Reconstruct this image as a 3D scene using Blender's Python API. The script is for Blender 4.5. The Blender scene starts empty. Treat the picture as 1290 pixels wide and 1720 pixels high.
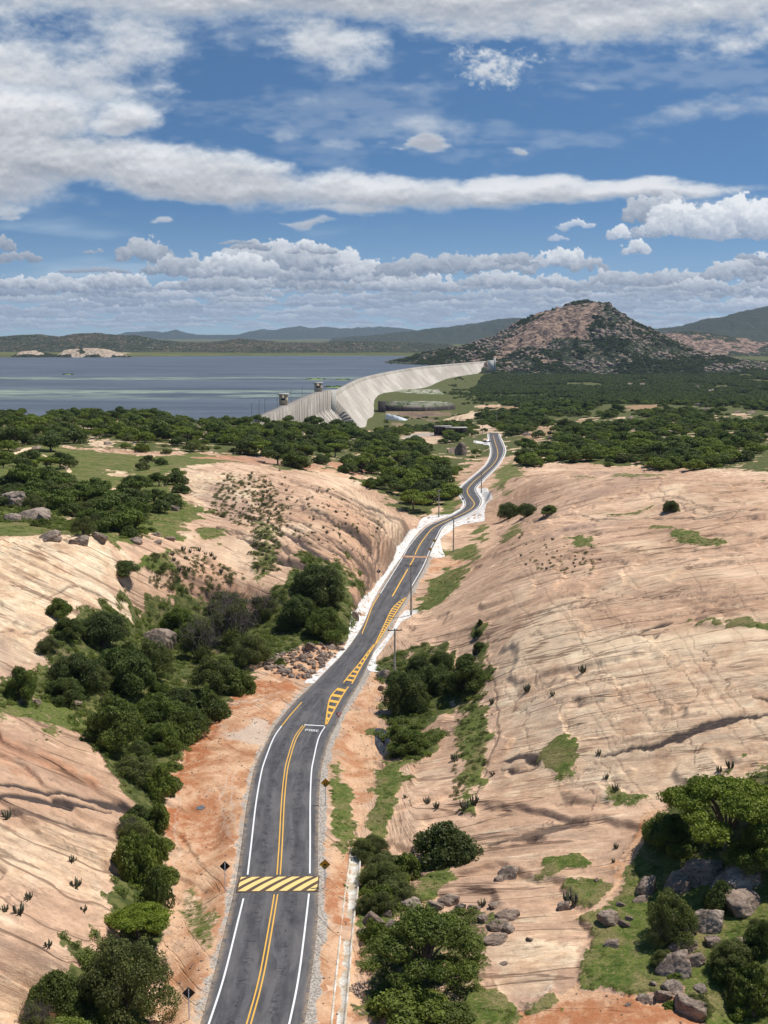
import bpy, math, random
import numpy as np
S = bpy.context.scene
C = S.collection
rad = math.radians
random.seed(7)
RS = np.random.RandomState(11)
# ------------------------------------------------------------------ camera
FPX, PITCH, CAMZ = 2000.0, rad(8.4), 55.0
cam_d = bpy.data.cameras.new("camera")
cam = bpy.data.objects.new("camera", cam_d); C.objects.link(cam); S.camera = cam
cam.location = (0, 0, CAMZ); cam.rotation_euler = (rad(90) - PITCH, 0, 0)
cam_d.sensor_fit = 'VERTICAL'; cam_d.sensor_height = 24.0
cam_d.lens = 24.0 * FPX / 1720.0
cam_d.clip_start = 1.0; cam_d.clip_end = 60000.0
S.view_settings.view_transform = 'Standard'; S.view_settings.look = 'None'
S.view_settings.exposure = 0.16; S.view_settings.gamma = 1.0
S.view_settings.use_curve_mapping = False
S.cycles.max_bounces = 6; S.cycles.diffuse_bounces = 3; S.cycles.transparent_max_bounces = 8
S.cycles.volume_bounces = 0
SUN_EL, SUN_AZ = rad(64), rad(62)      # azimuth clockwise from +Y (view direction)
sp_, cp_ = math.sin(PITCH), math.cos(PITCH)

def pixdir(px, py):
    a = (np.asarray(px, float) - 645) / FPX; b = (860 - np.asarray(py, float)) / FPX
    return a, cp_ + b * sp_, -sp_ + b * cp_
def P(px, py, z=0.0):                    # photo pixel + known height -> world point
    dx, dy, dz = pixdir(px, py); t = (z - CAMZ) / dz
    return dx * t, dy * t, CAMZ + dz * t
def TSpix(px, py):                       # photo pixel -> tangent-plane direction of the sky
    dx, dy, dz = pixdir(px, py); return float(dx / dy), float(dz / dy)

# ------------------------------------------------------------------ node helpers
def nd(nt, t, ins=None, **props):
    n = nt.nodes.new(t)
    for k, v in props.items(): setattr(n, k, v)
    for k, v in (ins or {}).items():
        s = n.inputs[k]
        if isinstance(v, bpy.types.NodeSocket): nt.links.new(v, s)
        else:
            if hasattr(s.default_value, '__len__') and not hasattr(v, '__len__'): v = (v,) * len(s.default_value)
            if hasattr(v, '__len__') and len(s.default_value) == 4 and len(v) == 3: v = tuple(v) + (1,)
            s.default_value = v
    return n
class G:
    def __init__(s, nt): s.nt = nt
    def m(s, op, a, b=0.0, c=0.0, clamp=False):
        n = nd(s.nt, 'ShaderNodeMath', {0: a, 1: b, 2: c}, operation=op, use_clamp=clamp); return n.outputs[0]
    def vm(s, op, a, b=(0, 0, 0)):
        n = nd(s.nt, 'ShaderNodeVectorMath', {0: a, 1: b}, operation=op)
        return n.outputs['Value'] if op in ('LENGTH', 'DOT_PRODUCT') else n.outputs[0]
    def mix(s, f, a, b, mode='MIX'):
        n = s.nt.nodes.new('ShaderNodeMix'); n.data_type = 'RGBA'; n.blend_type = mode; n.clamp_factor = True
        for k, v in ((0, f), (6, a), (7, b)):
            if isinstance(v, bpy.types.NodeSocket): s.nt.links.new(v, n.inputs[k])
            else: n.inputs[k].default_value = v if not hasattr(v, '__len__') else (tuple(v) + (1,))[:4]
        return n.outputs[2]
    def noise(s, vec, scale, detail=4, rough=.55, dist=0.0, out='Fac'):
        return nd(s.nt, 'ShaderNodeTexNoise', {'Vector': vec, 'Scale': scale, 'Detail': detail, 'Roughness': rough, 'Distortion': dist}).outputs[out]
    def ss(s, v, a, b, c=0.0, d=1.0):
        return nd(s.nt, 'ShaderNodeMapRange', {'Value': v, 'From Min': a, 'From Max': b, 'To Min': c, 'To Max': d}, interpolation_type='SMOOTHSTEP').outputs[0]
    def lin(s, v, a, b, c=0.0, d=1.0):
        return nd(s.nt, 'ShaderNodeMapRange', {'Value': v, 'From Min': a, 'From Max': b, 'To Min': c, 'To Max': d}).outputs[0]
    def comb(s, x, y, z=0.0): return nd(s.nt, 'ShaderNodeCombineXYZ', {0: x, 1: y, 2: z}).outputs[0]
    def sep(s, v): return nd(s.nt, 'ShaderNodeSeparateXYZ', {0: v}).outputs
    def attr(s, name, o='Color'): return nd(s.nt, 'ShaderNodeAttribute', attribute_name=name).outputs[o]
    def pos(s): return nd(s.nt, 'ShaderNodeNewGeometry').outputs['Position']
    def obj(s): return nd(s.nt, 'ShaderNodeTexCoord').outputs['Object']
def new_mat(name):
    m = bpy.data.materials.new(name); m.use_nodes = True; m.node_tree.nodes.clear()
    return m, m.node_tree, G(m.node_tree)
def finish(nt, col, rough=.8, bump=None, bstr=.3, bdist=.1, extra=None, metallic=0.0, spec=.3):
    b = nd(nt, 'ShaderNodeBsdfPrincipled', {'Base Color': col, 'Roughness': rough, 'Metallic': metallic, 'Specular IOR Level': spec})
    if bump is not None:
        bn = nd(nt, 'ShaderNodeBump', {'Strength': bstr, 'Distance': bdist, 'Height': bump})
        nt.links.new(bn.outputs[0], b.inputs['Normal'])
    o = nt.nodes.new('ShaderNodeOutputMaterial'); nt.links.new((extra or b).outputs[0], o.inputs[0]); return b

# ------------------------------------------------------------------ world: Nishita sky + cloud layers by direction
W = bpy.data.worlds.new("World"); S.world = W; W.use_nodes = True
wt = W.node_tree; wt.nodes.clear(); g = G(wt)
dirn = nd(wt, 'ShaderNodeTexCoord').outputs['Generated']
dx_, dy_, dz_ = g.sep(dirn)
skyvec = g.comb(dx_, dy_, g.m('ADD', g.m('MULTIPLY', dz_, 2.6), 0.05))
sky = nd(wt, 'ShaderNodeTexSky', {'Vector': g.vm('NORMALIZE', skyvec)}, sky_type='NISHITA', sun_disc=False, sun_elevation=SUN_EL, sun_rotation=SUN_AZ,
         air_density=1.0, dust_density=0.35, ozone_density=2.2, altitude=100.0)
skyc = g.mix(g.lin(dz_, 0.0, 0.12, 0.55, 1.0), sky.outputs[0], g.mix(1.0, sky.outputs[0], (0.62, 0.93, 1.08), 'MULTIPLY'))
bgS = nd(wt, 'ShaderNodeBackground', {'Color': skyc, 'Strength': 0.076})
wo = wt.nodes.new('ShaderNodeOutputWorld'); wt.links.new(bgS.outputs[0], wo.inputs[0])
W.cycles.sampling_method = 'MANUAL'; W.cycles.sample_map_resolution = 512
# ------------------------------------------------------------------ sun
sd = bpy.data.lights.new("sun", 'SUN'); sd.energy = 4.2; sd.angle = rad(0.53); sd.color = (1, .955, .89)
sun = bpy.data.objects.new("sun", sd); C.objects.link(sun)
from mathutils import Vector
sdir = Vector((math.sin(SUN_AZ) * math.cos(SUN_EL), math.cos(SUN_AZ) * math.cos(SUN_EL), math.sin(SUN_EL)))
sun.rotation_euler = sdir.to_track_quat('Z', 'Y').to_euler(); sun.location = (0, 0, 300)

# ------------------------------------------------------------------ object helpers
def tag(o, label=None, cat=None, group=None, kind=None):
    for k, v in (('label', label), ('category', cat), ('group', group), ('kind', kind)):
        if v: o[k] = v
    return o
def empty(name, loc, rz=0, label=None, cat=None, group=None):
    o = bpy.data.objects.new(name, None); C.objects.link(o); o.location = loc; o.rotation_euler = (0, 0, rz)
    return tag(o, label, cat, group)
def mesh_np(name, V, F, mat=None, parent=None, attrs=None, smooth=False, link=True):
    V = np.asarray(V, np.float32); F = np.asarray(F, np.int32)
    me = bpy.data.meshes.new(name); k = F.shape[1]
    me.vertices.add(len(V)); me.vertices.foreach_set('co', V.ravel())
    me.loops.add(F.size); me.loops.foreach_set('vertex_index', F.ravel())
    me.polygons.add(len(F)); me.polygons.foreach_set('loop_start', np.arange(0, F.size, k, dtype=np.int32))
    try: me.polygons.foreach_set('loop_total', np.full(len(F), k, np.int32))
    except Exception: pass
    me.update(calc_edges=True)
    if smooth: me.polygons.foreach_set('use_smooth', np.ones(len(F), bool))
    for an, av in (attrs or {}).items():
        if av.ndim == 1: a = me.attributes.new(an, 'FLOAT', 'POINT'); a.data.foreach_set('value', av.astype(np.float32))
        else: a = me.attributes.new(an, 'FLOAT_COLOR', 'POINT'); a.data.foreach_set('color', av.astype(np.float32).ravel())
    if mat: me.materials.append(mat)
    if not link: return me
    o = bpy.data.objects.new(name, me); C.objects.link(o); o.parent = parent
    return o
class MB:                                # collects vertices and quads
    def __init__(s): s.v = []; s.f = []
    def box(s, x0, y0, z0, x1, y1, z1, M=None):
        b = len(s.v); pts = [(x0, y0, z0), (x1, y0, z0), (x1, y1, z0), (x0, y1, z0), (x0, y0, z1), (x1, y0, z1), (x1, y1, z1), (x0, y1, z1)]
        s.v += [tuple(M @ Vector(p)) if M else p for p in pts]
        s.f += [tuple(b + i for i in q) for q in ((0, 3, 2, 1), (4, 5, 6, 7), (0, 1, 5, 4), (1, 2, 6, 5), (2, 3, 7, 6), (3, 0, 4, 7))]
    def tube(s, pts, rads, n=8, cap=True):
        b0 = len(s.v); pts = [Vector(p) for p in pts]
        for i, p in enumerate(pts):
            d = (pts[min(i + 1, len(pts) - 1)] - pts[max(i - 1, 0)]).normalized()
            a = d.cross(Vector((.31, .95, .05)) if abs(d.x) > .8 else Vector((1, .02, .03))).normalized(); c = d.cross(a)
            for k in range(n):
                th = 2 * math.pi * k / n; s.v.append(tuple(p + (a * math.cos(th) + c * math.sin(th)) * rads[i]))
        for i in range(len(pts) - 1):
            for k in range(n):
                s.f.append((b0 + i * n + k, b0 + i * n + (k + 1) % n, b0 + (i + 1) * n + (k + 1) % n, b0 + (i + 1) * n + k))
        if cap:
            for e in (0, len(pts) - 1):
                s.v.append(tuple(pts[e])); c = len(s.v) - 1
                for k in range(0, n, 2): s.f.append((c, b0 + e * n + k, b0 + e * n + (k + 1) % n, b0 + e * n + (k + 2) % n))
    def build(s, name, mat, parent=None, smooth=False): return mesh_np(name, s.v, s.f, mat, parent, smooth=smooth)
    def mesh(s, name, mat, smooth=False): return mesh_np(name, s.v, s.f, mat, smooth=smooth, link=False)

# ------------------------------------------------------------------ numpy noise
_tab = RS.rand(16, 256, 256).astype(np.float32)
def vnoise(x, y, seed=0):
    xi = np.floor(x).astype(np.int64); yi = np.floor(y).astype(np.int64)
    fx = (x - xi); fy = (y - yi); fx = fx * fx * fx * (fx * (fx * 6 - 15) + 10); fy = fy * fy * fy * (fy * (fy * 6 - 15) + 10)
    t = _tab[seed % 16]; a = t[xi % 256, yi % 256]; b = t[(xi + 1) % 256, yi % 256]; c = t[xi % 256, (yi + 1) % 256]; d = t[(xi + 1) % 256, (yi + 1) % 256]
    return (a * (1 - fx) + b * fx) * (1 - fy) + (c * (1 - fx) + d * fx) * fy
def fbm(x, y, seed=0, oct=5, gain=.5):
    s = 0; a = 1; n = 0
    for i in range(oct):
        s = s + a * vnoise(x * 2 ** i + 17.3 * i, y * 2 ** i + 9.1 * i, seed + i); n += a; a *= gain
    return s / n
def sstep(x, a, b):
    t = np.clip((x - a) / (b - a), 0, 1); return t * t * (3 - 2 * t)

# ------------------------------------------------------------------ road traced edges -> world
def zr(y): return -9.0 * sstep(np.asarray(y, float), 330., 860.)
def Proad(px, py):
    z = np.zeros(len(px))
    for _ in range(12): x, y, _z = P(px, py, z); z = .5 * z + .5 * zr(y)
    x, y, _z = P(px, py, z); return np.stack([x, y, z], 1)
EDGE = np.array([(1790, 312, 492), (1720, 337, 512), (1647, 357, 522), (1563, 378, 532.5), (1500, 393, 535), (1470, 399, 534), (1410, 407.5, 534.5), (1349, 415.6, 535.5),
    (1298, 425.6, 539), (1275, 433, 544), (1240, 451, 553.5), (1220, 461, 564), (1180, 493, 583), (1155, 520, 599), (1130, 544, 612), (1100, 574, 626), (1080, 590, 634),
    (1053, 608, 650), (1020, 623, 674), (993, 639, 690), (956, 662, 712), (935, 675, 721), (919, 684, 727), (900, 700, 737), (886, 714, 744), (877, 732.6, 757), (868, 756, 778),
    (858, 773, 797), (849, 781, 807), (840, 779, 809), (833, 774, 805), (825, 772, 800), (819, 774, 799.5), (812, 781, 806), (798, 798, 820), (784, 814, 834), (774, 821, 841),
    (763, 825, 847), (754, 825, 848), (744, 823, 844), (735, 821, 840), (727, 820.5, 837.5)], float)
def catmull(pts, n):
    pts = np.asarray(pts, float); out = []
    p = np.vstack([2 * pts[0] - pts[1], pts, 2 * pts[-1] - pts[-2]])
    for i in range(1, len(p) - 2):
        for t in np.arange(n) / n:
            out.append(.5 * ((2 * p[i]) + (-p[i - 1] + p[i + 1]) * t + (2 * p[i - 1] - 5 * p[i] + 4 * p[i + 1] - p[i + 2]) * t * t + (-p[i - 1] + 3 * p[i] - 3 * p[i + 1] + p[i + 2]) * t ** 3))
    out.append(pts[-1]); return np.array(out)
def smooth_poly(A, it=1):
    for _ in range(it):
        A[1:-1] = .25 * A[:-2] + .5 * A[1:-1] + .25 * A[2:]
    return A
RL = smooth_poly(catmull(Proad(EDGE[:, 1], EDGE[:, 0]), 6), 6)
RR = smooth_poly(catmull(Proad(EDGE[:, 2], EDGE[:, 0]), 6), 6)
RC = (RL + RR) / 2; RHW = np.linalg.norm(RL[:, :2] - RR[:, :2], axis=1) / 2
_t = np.gradient(RC[:, :2], axis=0); _t /= np.linalg.norm(_t, axis=1)[:, None]
# perpendicular half width (edges were traced along picture rows)
_e = RL[:, :2] - RR[:, :2]
RHW = np.abs(_e[:, 0] * _t[:, 1] - _e[:, 1] * _t[:, 0]) / 2
print('road half widths', RHW[::20].round(1), 'y', RC[::20, 1].round(0))
def polydist(x, y, poly, chunk=60000, hw=None):
    """distance to polyline, plus interpolated half width"""
    A = poly[:-1, :2]; B = poly[1:, :2]; AB = B - A; L2 = (AB ** 2).sum(1) + 1e-9
    D = np.empty(len(x)); K = np.empty(len(x), int); SG = np.empty(len(x))
    for i in range(0, len(x), chunk):
        px = x[i:i + chunk, None] - A[:, 0]; py = y[i:i + chunk, None] - A[:, 1]
        t = np.clip((px * AB[:, 0] + py * AB[:, 1]) / L2, 0, 1)
        ex = px - t * AB[:, 0]; ey = py - t * AB[:, 1]; d2 = ex * ex + ey * ey
        k = d2.argmin(1); r = np.arange(len(k)); D[i:i + chunk] = np.sqrt(d2[r, k]); K[i:i + chunk] = k
        SG[i:i + chunk] = np.sign(AB[k, 0] * ey[r, k] - AB[k, 1] * ex[r, k])
    return D, K, SG
# ------------------------------------------------------------------ terrain heights
CP = [ # photo pixel x, y, height of the ground there
 # bottom left slab and valley
 (0,1240,9),(0,1320,8),(0,1400,7),(0,1500,5.5),(0,1600,4.5),(0,1720,3.5),(100,1720,2.2),(100,1600,3.6),(130,1500,3.8),(120,1400,4.5),(210,1340,2.),(120,1290,5.5),(80,1220,8),
 (190,1560,.6),(200,1440,.8),(240,1390,-.6),(180,1720,-.8),(250,1650,-1.2),(290,1500,-1.6),(270,1400,-1.6),(290,1300,-1.0),(310,1720,-.6),(340,1600,-.4),(350,1450,-.6),(340,1300,.1),(400,1200,.3),(460,1160,.2),
 (200,1240,1.5),(150,1190,4),(250,1200,-.3),(300,1150,0),(350,1080,.8),(250,1080,1.2),(400,1120,.4),(480,1080,.8),(530,1060,1.5),(440,1030,2.5),(340,1020,3.5),(230,1040,3.5),
 (60,1180,7),(0,1190,9),
 # cream slab and far left
 (0,900,18),(100,905,17),(200,935,14.5),(0,1000,14.5),(0,1120,10),(100,1060,10.5),(160,1010,10.5),(60,1100,9.5),(250,960,10.5),(210,990,10),
 (0,870,17.5),(150,880,16),(280,870,14.5),(0,810,17),(150,810,15.5),(290,810,14),(100,760,13),(250,770,12.5),(0,745,12),(200,735,9),(60,720,7),(330,745,9),(430,745,6),(150,712,4),(330,715,2),(480,720,0),(20,700,2),(280,700,-1),(400,703,-4),
 # left dome
 (320,800,14),(420,790,14),(500,800,13.5),(570,812,12.5),(640,845,8.5),(672,868,6),(330,860,13.5),(420,860,13),(500,870,12.5),(580,870,12),(640,885,7),(665,885,5),
 (655,905,3),(630,930,4),(605,960,3.5),(575,930,7.5),(500,930,10.5),(420,930,10.5),(340,920,11.5),(300,960,10),(390,980,7),(480,985,7),(540,980,6),(590,960,5.5),(620,900,8),(600,930,7),(585,1010,3),(560,1040,2.5),
 # behind the left dome
 (560,775,4),(640,800,0),(700,830,-1.5),(740,850,-1.2),(700,790,-4),(620,770,-2),(600,740,-3),(700,750,-9),(770,800,-3),(780,760,-8),(520,745,1),(540,715,-8),(660,725,-14),(740,735,-13),(800,745,-9),
 # right side roadside ditch
 (600,1700,-.7),(600,1500,-.7),(600,1400,-.5),(600,1300,-.4),(600,1220,-.2),(640,1270,-1),(650,1160,-.5),(640,1110,.1),(650,1400,-1),(690,1480,-.8),(690,1230,-.5),(700,1180,.2),(740,1150,1.2),
 (700,1050,1.0),(670,1065,.8),(700,1010,.2),(750,960,.2),(790,930,.4),(810,900,.6),(820,880,.2),(840,870,1),(690,1085,2),(720,1080,3),(760,1040,5),
 # right dome
 (790,990,6.5),(830,950,9),(850,920,9),(810,1040,7.5),(860,1000,11),(900,950,13.5),(900,900,12.5),(1000,900,16),(1100,870,18),(1290,885,21),(1000,950,15.5),(1100,950,17),(1290,1000,18),(1100,1030,15),(950,1050,12.5),(870,1080,9.5),(815,1090,5),
 (835,1150,5.5),(1000,1130,10.8),(1150,1130,13),(1290,1150,14),(1150,1230,10),(1000,1230,8),(880,1230,5),(1290,1280,10),(1080,1320,6),(980,1330,4.8),(900,1330,3.8),(840,1200,3.4),(800,1230,2),(790,1120,1.9),(820,1300,2),(750,1300,1.2),(700,1300,.5),(680,1370,.2),(750,1360,1),
 (740,1200,1.4),(790,1180,1.8),(830,1400,1.5),(950,1400,3),(1080,1400,4.5),(1200,1380,6.5),(1290,1400,8),(850,1480,1),(1000,1480,2.4),(1150,1480,3.8),(1290,1500,5),(740,1480,-.2),(800,1560,.2),(900,1580,.8),(1050,1580,1.8),(1200,1580,3),(1290,1620,3.2),
 (680,1600,-.8),(700,1720,-1),(850,1720,-.4),(1000,1690,.5),(1150,1700,1.4),(1290,1720,2.),
 # upper right dome
 (860,800,8.5),(840,830,5),(850,850,4),(900,810,11),(960,790,13.5),(1050,795,15),(1150,800,16.5),(1290,812,17.5),(920,850,9.5),(1000,850,13),(1120,845,15.5),(1290,860,17.5),(880,865,5),
 (860,780,-2),(950,775,1),(1080,778,2),(1290,790,7),(880,750,-5),(1000,750,-2),(1150,750,3),(1290,750,4),(900,715,-9),(1000,715,-10),(1150,710,-7),(1290,710,-6),(860,725,-8),
 (880,690,-17),(1000,680,-20),(1290,680,-15),(900,655,-27),(1100,650,-27),(1290,645,-24),
 (760,715,-24),(700,705,-32),(620,700,-34),(800,690,-24),(780,665,-31),(840,670,-26)]
CW = [ # world x, y, z : reservoir bed, plain, far shore
 (-400,880,-8),(-250,860,-9),(-130,840,-10),(-400,1000,-16),(-200,1000,-16),(-110,900,-14),(-600,1400,-22),(-150,1400,-22),(-90,1150,-20),(-900,2300,-22),(-200,2300,-20),(-60,1800,-20),(30,2300,-20),(160,2900,-14),(80,2650,-16),
 (-900,3300,-14),(-1200,3700,-6),(-600,3650,-10),(-200,3700,-10),(100,3750,-9),(400,3700,-8),(-800,3300,-12),(-300,3300,-14),(200,3300,-12),
 (-1500,4400,-2),(-500,4400,-3),(300,4400,-4),(1500,4400,-6),(-2500,6500,2),(0,6500,0),(2500,6500,2),(-4000,12000,5),(0,12000,3),(4000,12000,5),(-6000,20000,6),(0,20000,4),(6000,20000,6),
 (0,1200,-37),(10,1380,-34),(60,1380,-34),(110,1450,-25),(120,1650,-24),(80,1320,-34),(120,2050,-33),(220,2400,-24),(300,2600,-24),(220,1800,-26),(170,1500,-25),(60,1250,-36),(0,1050,-32),(-40,900,-20),(-50,1050,-34),
 (400,1800,-27),(600,2200,-25),(400,2800,-24),(800,2700,-22),(1100,3300,-16),(300,3300,-18),(700,3500,-12),(-60,70,0),(60,70,0),(0,60,0),(-30,90,0),(30,90,0)]
cu, cv, cz = [], [], []
for (px, py, z) in CP:
    x, y, _ = P(px, py, z); cu.append(x / y); cv.append(math.log(y)); cz.append(z)
for (x, y, z) in CW: cu.append(x / y); cv.append(math.log(y)); cz.append(z)
for i in range(0, len(RC), 7): cu.append(RC[i, 0] / RC[i, 1]); cv.append(math.log(RC[i, 1])); cz.append(RC[i, 2])
for (px, py, z, k, d) in [(500,797,13.5,1.09,5),(560,806,12.8,1.09,8),(600,822,11.5,1.09,9),(640,843,9,1.09,9),(668,864,6.3,1.08,7),(686,882,4,1.07,4.5),(430,788,14,1.10,3),
    (865,800,8.5,1.10,7),(910,797,11.5,1.10,7),(960,790,13.5,1.10,8),(1050,793,15,1.10,8),(1150,799,16.5,1.10,8),(1290,810,17.5,1.10,8),
    (900,876,12,1.045,3.0),(1000,872,15.8,1.045,3.4),(1100,868,17.6,1.045,3.4),(1200,872,18.8,1.045,3.2),(1290,878,20.3,1.045,3.0)]:
    x, y, _ = P(px, py, z); cu += [x / y, x / y]; cv += [math.log(y), math.log(y * k)]; cz += [z, z - d]
cu, cv, cz = map(np.array, (cu, cv, cz))
def kern(r2): return .5 * r2 * np.log(r2 + 1e-9)
_A = kern((cu[:, None] - cu) ** 2 + (cv[:, None] - cv) ** 2) ; n_ = len(cu)
_M = np.zeros((n_ + 3, n_ + 3)); _M[:n_, :n_] = _A - np.eye(n_) * -1.5e-4; _M[:n_, n_] = 1; _M[:n_, n_ + 1] = cu; _M[:n_, n_ + 2] = cv; _M[n_:, :n_] = _M[:n_, n_:].T
_w = np.linalg.solve(_M, np.concatenate([cz, [0, 0, 0]]))
def H0(u, v):
    out = np.empty(u.size); uf = np.clip(u.ravel(), -.42, .42); vf = v.ravel()
    for i in range(0, u.size, 40000):
        a, b = uf[i:i + 40000], vf[i:i + 40000]
        out[i:i + 40000] = kern((a[:, None] - cu) ** 2 + (b[:, None] - cv) ** 2) @ _w[:n_] + _w[n_] + _w[n_ + 1] * a + _w[n_ + 2] * b
    return out.reshape(u.shape)
# grid: columns by bearing, rows by distance (finer near the viewer)
_uc = np.arange(-.36, .3601, .00088); _uo = .36 * 1.09 ** np.arange(1, 16)
UU = np.concatenate([-_uo[::-1], _uc, _uo])
_rows = np.arange(1850, 640, -1.3); _yy = P(645, _rows, 0)[1]
_yy = np.concatenate([np.linspace(40, _yy[0] * .98, 8), _yy, _yy[-1] * 1.0125 ** np.arange(1, 216)])
VV = np.log(_yy); NU, NV = len(UU), len(VV); print('grid', NU, NV)
gu, gv = np.meshgrid(UU, VV); gy = np.exp(gv); gx = gu * gy
HZ = H0(gu, gv)
HZ = np.clip(HZ, -46, 40)
# flatten the corridor of the road
near = (gy < 900) & (np.abs(gu) < .2)
ix = np.where(near.ravel())[0]
D, K, SG = polydist(gx.ravel()[ix], gy.ravel()[ix], RC)
RD = np.full(gx.size, 999.); RD[ix] = D - RHW[np.minimum(K, len(RHW) - 1)]
RK = np.zeros(gx.size, int); RK[ix] = K
RSG = np.zeros(gx.size); RSG[ix] = SG           # +1 = left of the road
hz = HZ.ravel()
blend = sstep(RD, .7, 3.6 + 0 * RD)
fs = np.clip(RC[:, 1], 0, None)
hz[ix] = (RC[K, 2] - .14) * (1 - blend[ix]) + hz[ix] * blend[ix]
HZ = hz.reshape(gx.shape)
def Hat(u, v, A=None):
    A = HZ if A is None else A
    i = np.clip(np.searchsorted(UU, u) - 1, 0, NU - 2); j = np.clip(np.searchsorted(VV, v) - 1, 0, NV - 2)
    a = np.clip((u - UU[i]) / (UU[i + 1] - UU[i]), 0, 1); b = np.clip((v - VV[j]) / (VV[j + 1] - VV[j]), 0, 1)
    return (A[j, i] * (1 - a) + A[j, i + 1] * a) * (1 - b) + (A[j + 1, i] * (1 - a) + A[j + 1, i + 1] * a) * b
def Hxy(x, y, A=None): return Hat(np.asarray(x, float) / y, np.log(y), A)
_ts = np.exp(np.linspace(math.log(60), math.log(14000), 2600))
def hit(px, py):                         # first ground point seen through photo pixels
    px = np.atleast_1d(np.asarray(px, float)); py = np.atleast_1d(np.asarray(py, float))
    dx, dy, dz = pixdir(px, py)
    X = dx[:, None] * _ts; Y = dy[:, None] * _ts; Z = CAMZ + dz[:, None] * _ts
    below = Z < Hat(X / Y, np.log(Y)); k = below.argmax(1); k = np.where(below.any(1), k, len(_ts) - 1)
    r = np.arange(len(px)); k0 = np.maximum(k - 1, 0)
    f0 = Z[r, k0] - Hat(X[r, k0] / Y[r, k0], np.log(Y[r, k0])); f1 = Z[r, k] - Hat(X[r, k] / Y[r, k], np.log(Y[r, k]))
    a = np.clip(f0 / (f0 - f1 + 1e-9), 0, 1); t = _ts[k0] * (1 - a) + _ts[k] * a
    return np.stack([dx * t, dy * t, CAMZ + dz * t], 1)
def toUV(pts):
    h = hit([p[0] for p in pts], [p[1] for p in pts]); return np.stack([h[:, 0] / h[:, 1], np.log(h[:, 1])], 1)
def sdist(u, v, poly):                   # signed distance (inside > 0) in bearing / log distance space
    A = poly; B = np.roll(poly, -1, 0); d = np.full(u.shape, 1e9); ins = np.zeros(u.shape, bool)
    for a, b in zip(A, B):
        e = b - a; px = u - a[0]; py = v - a[1]
        t = np.clip((px * e[0] + py * e[1]) / (e @ e + 1e-12), 0, 1)
        d = np.minimum(d, (px - t * e[0]) ** 2 + (py - t * e[1]) ** 2)
        c = (a[1] > v) != (b[1] > v)
        if abs(b[1] - a[1]) > 1e-12: ins ^= c & (u < (b[0] - a[0]) * (v - a[1]) / (b[1] - a[1]) + a[0])
    return np.where(ins, 1, -1) * np.sqrt(d)
# ragged-edge noise fields
NE = (fbm(gu * 55, gv * 55, 1, 4) - .5) * .045 + (fbm(gu * 260, gv * 260, 5, 3) - .5) * .012
CH = {k: np.zeros(gx.shape, np.float32) for k in 'grass soil scrub cream stain gravel red'.split()}
def paint(ch, pts, val=1.0, soft=.007, rag=1.0, clear=()):
    uv = toUV(pts); m = soft + .03
    j0, j1 = np.searchsorted(VV, [uv[:, 1].min() - m, uv[:, 1].max() + m]); i0, i1 = np.searchsorted(UU, [uv[:, 0].min() - m, uv[:, 0].max() + m])
    sl = (slice(j0, j1), slice(i0, i1))
    if j1 <= j0 or i1 <= i0: return
    d = sdist(gu[sl], gv[sl], uv) + NE[sl] * rag; w = sstep(d, -soft, soft) * val
    for c in clear: CH[c][sl] *= (1 - w)
    CH[ch][sl] = np.maximum(CH[ch][sl], w)
def line(ch, pts, wpx, val=1.0, rag=.25, clear=()):
    uv = toUV(pts); ws = np.interp(np.arange(len(pts)), np.linspace(0, len(pts) - 1, len(np.atleast_1d(wpx))), np.atleast_1d(wpx)) / 2000.
    m = .03; j0, j1 = np.searchsorted(VV, [uv[:, 1].min() - m, uv[:, 1].max() + m]); i0, i1 = np.searchsorted(UU, [uv[:, 0].min() - m, uv[:, 0].max() + m])
    kf = min(1.0, 1.5 * (CAMZ - 6) / math.exp(uv[:, 1].mean())); sl = (slice(j0, j1), slice(i0, i1)); u = gu[sl] + NE[sl] * rag * .5; v = (gv[sl] + NE[sl] * rag) * kf; uv = uv * [1, kf]; best = np.full(u.shape, -1e9)
    for a, b, wa, wb in zip(uv[:-1], uv[1:], ws[:-1], ws[1:]):
        e = b - a; px = u - a[0]; py = v - a[1]; t = np.clip((px * e[0] + py * e[1]) / (e @ e + 1e-12), 0, 1)
        best = np.maximum(best, (wa + (wb - wa) * t) * .5 - np.sqrt((px - t * e[0]) ** 2 + (py - t * e[1]) ** 2))
    w = sstep(best, -.0007, .0007) * val
    for c in clear: CH[c][sl] *= (1 - w)
    CH[ch][sl] = np.maximum(CH[ch][sl], w)
# default zones by place: scrub on the plain, far land
CH['scrub'] = np.maximum(sstep(gv, math.log(560), math.log(620)) * sstep(gu, .06, .09), sstep(gv, math.log(760), math.log(820))).astype(np.float32)
paint('scrub', [(-60,690),(430,703),(640,712),(800,725),(815,760),(768,800),(755,850),(700,868),(670,850),(640,826),(560,795),(480,790),(420,775),(330,758),(100,752),(-60,770)])
paint('scrub', [(858,789),(905,786),(960,779),(1050,782),(1150,788),(1330,799),(1330,700),(858,700)])
paint('grass', [(-40,748),(100,750),(260,765),(330,760),(420,775),(300,792),(290,820),(345,850),(320,880),(300,905),(230,900),(200,925),(100,905),(-40,890)], .95, clear=('scrub',))
paint('scrub', [(-40,800),(60,800),(140,815),(190,830),(240,860),(230,905),(130,900),(60,880),(-40,870)], .8)
paint('scrub', [(70,1020),(230,1020),(300,990),(450,1000),(590,940),(592,1070),(480,1105),(425,1150),(335,1240),(292,1290),(280,1380),(285,1500),(272,1560),(250,1740),(60,1740),(90,1660),(185,1570),(205,1440),(238,1370),(180,1290),(120,1210),(70,1170),(-20,1205),(-20,1150),(60,1120)], .9)
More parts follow.
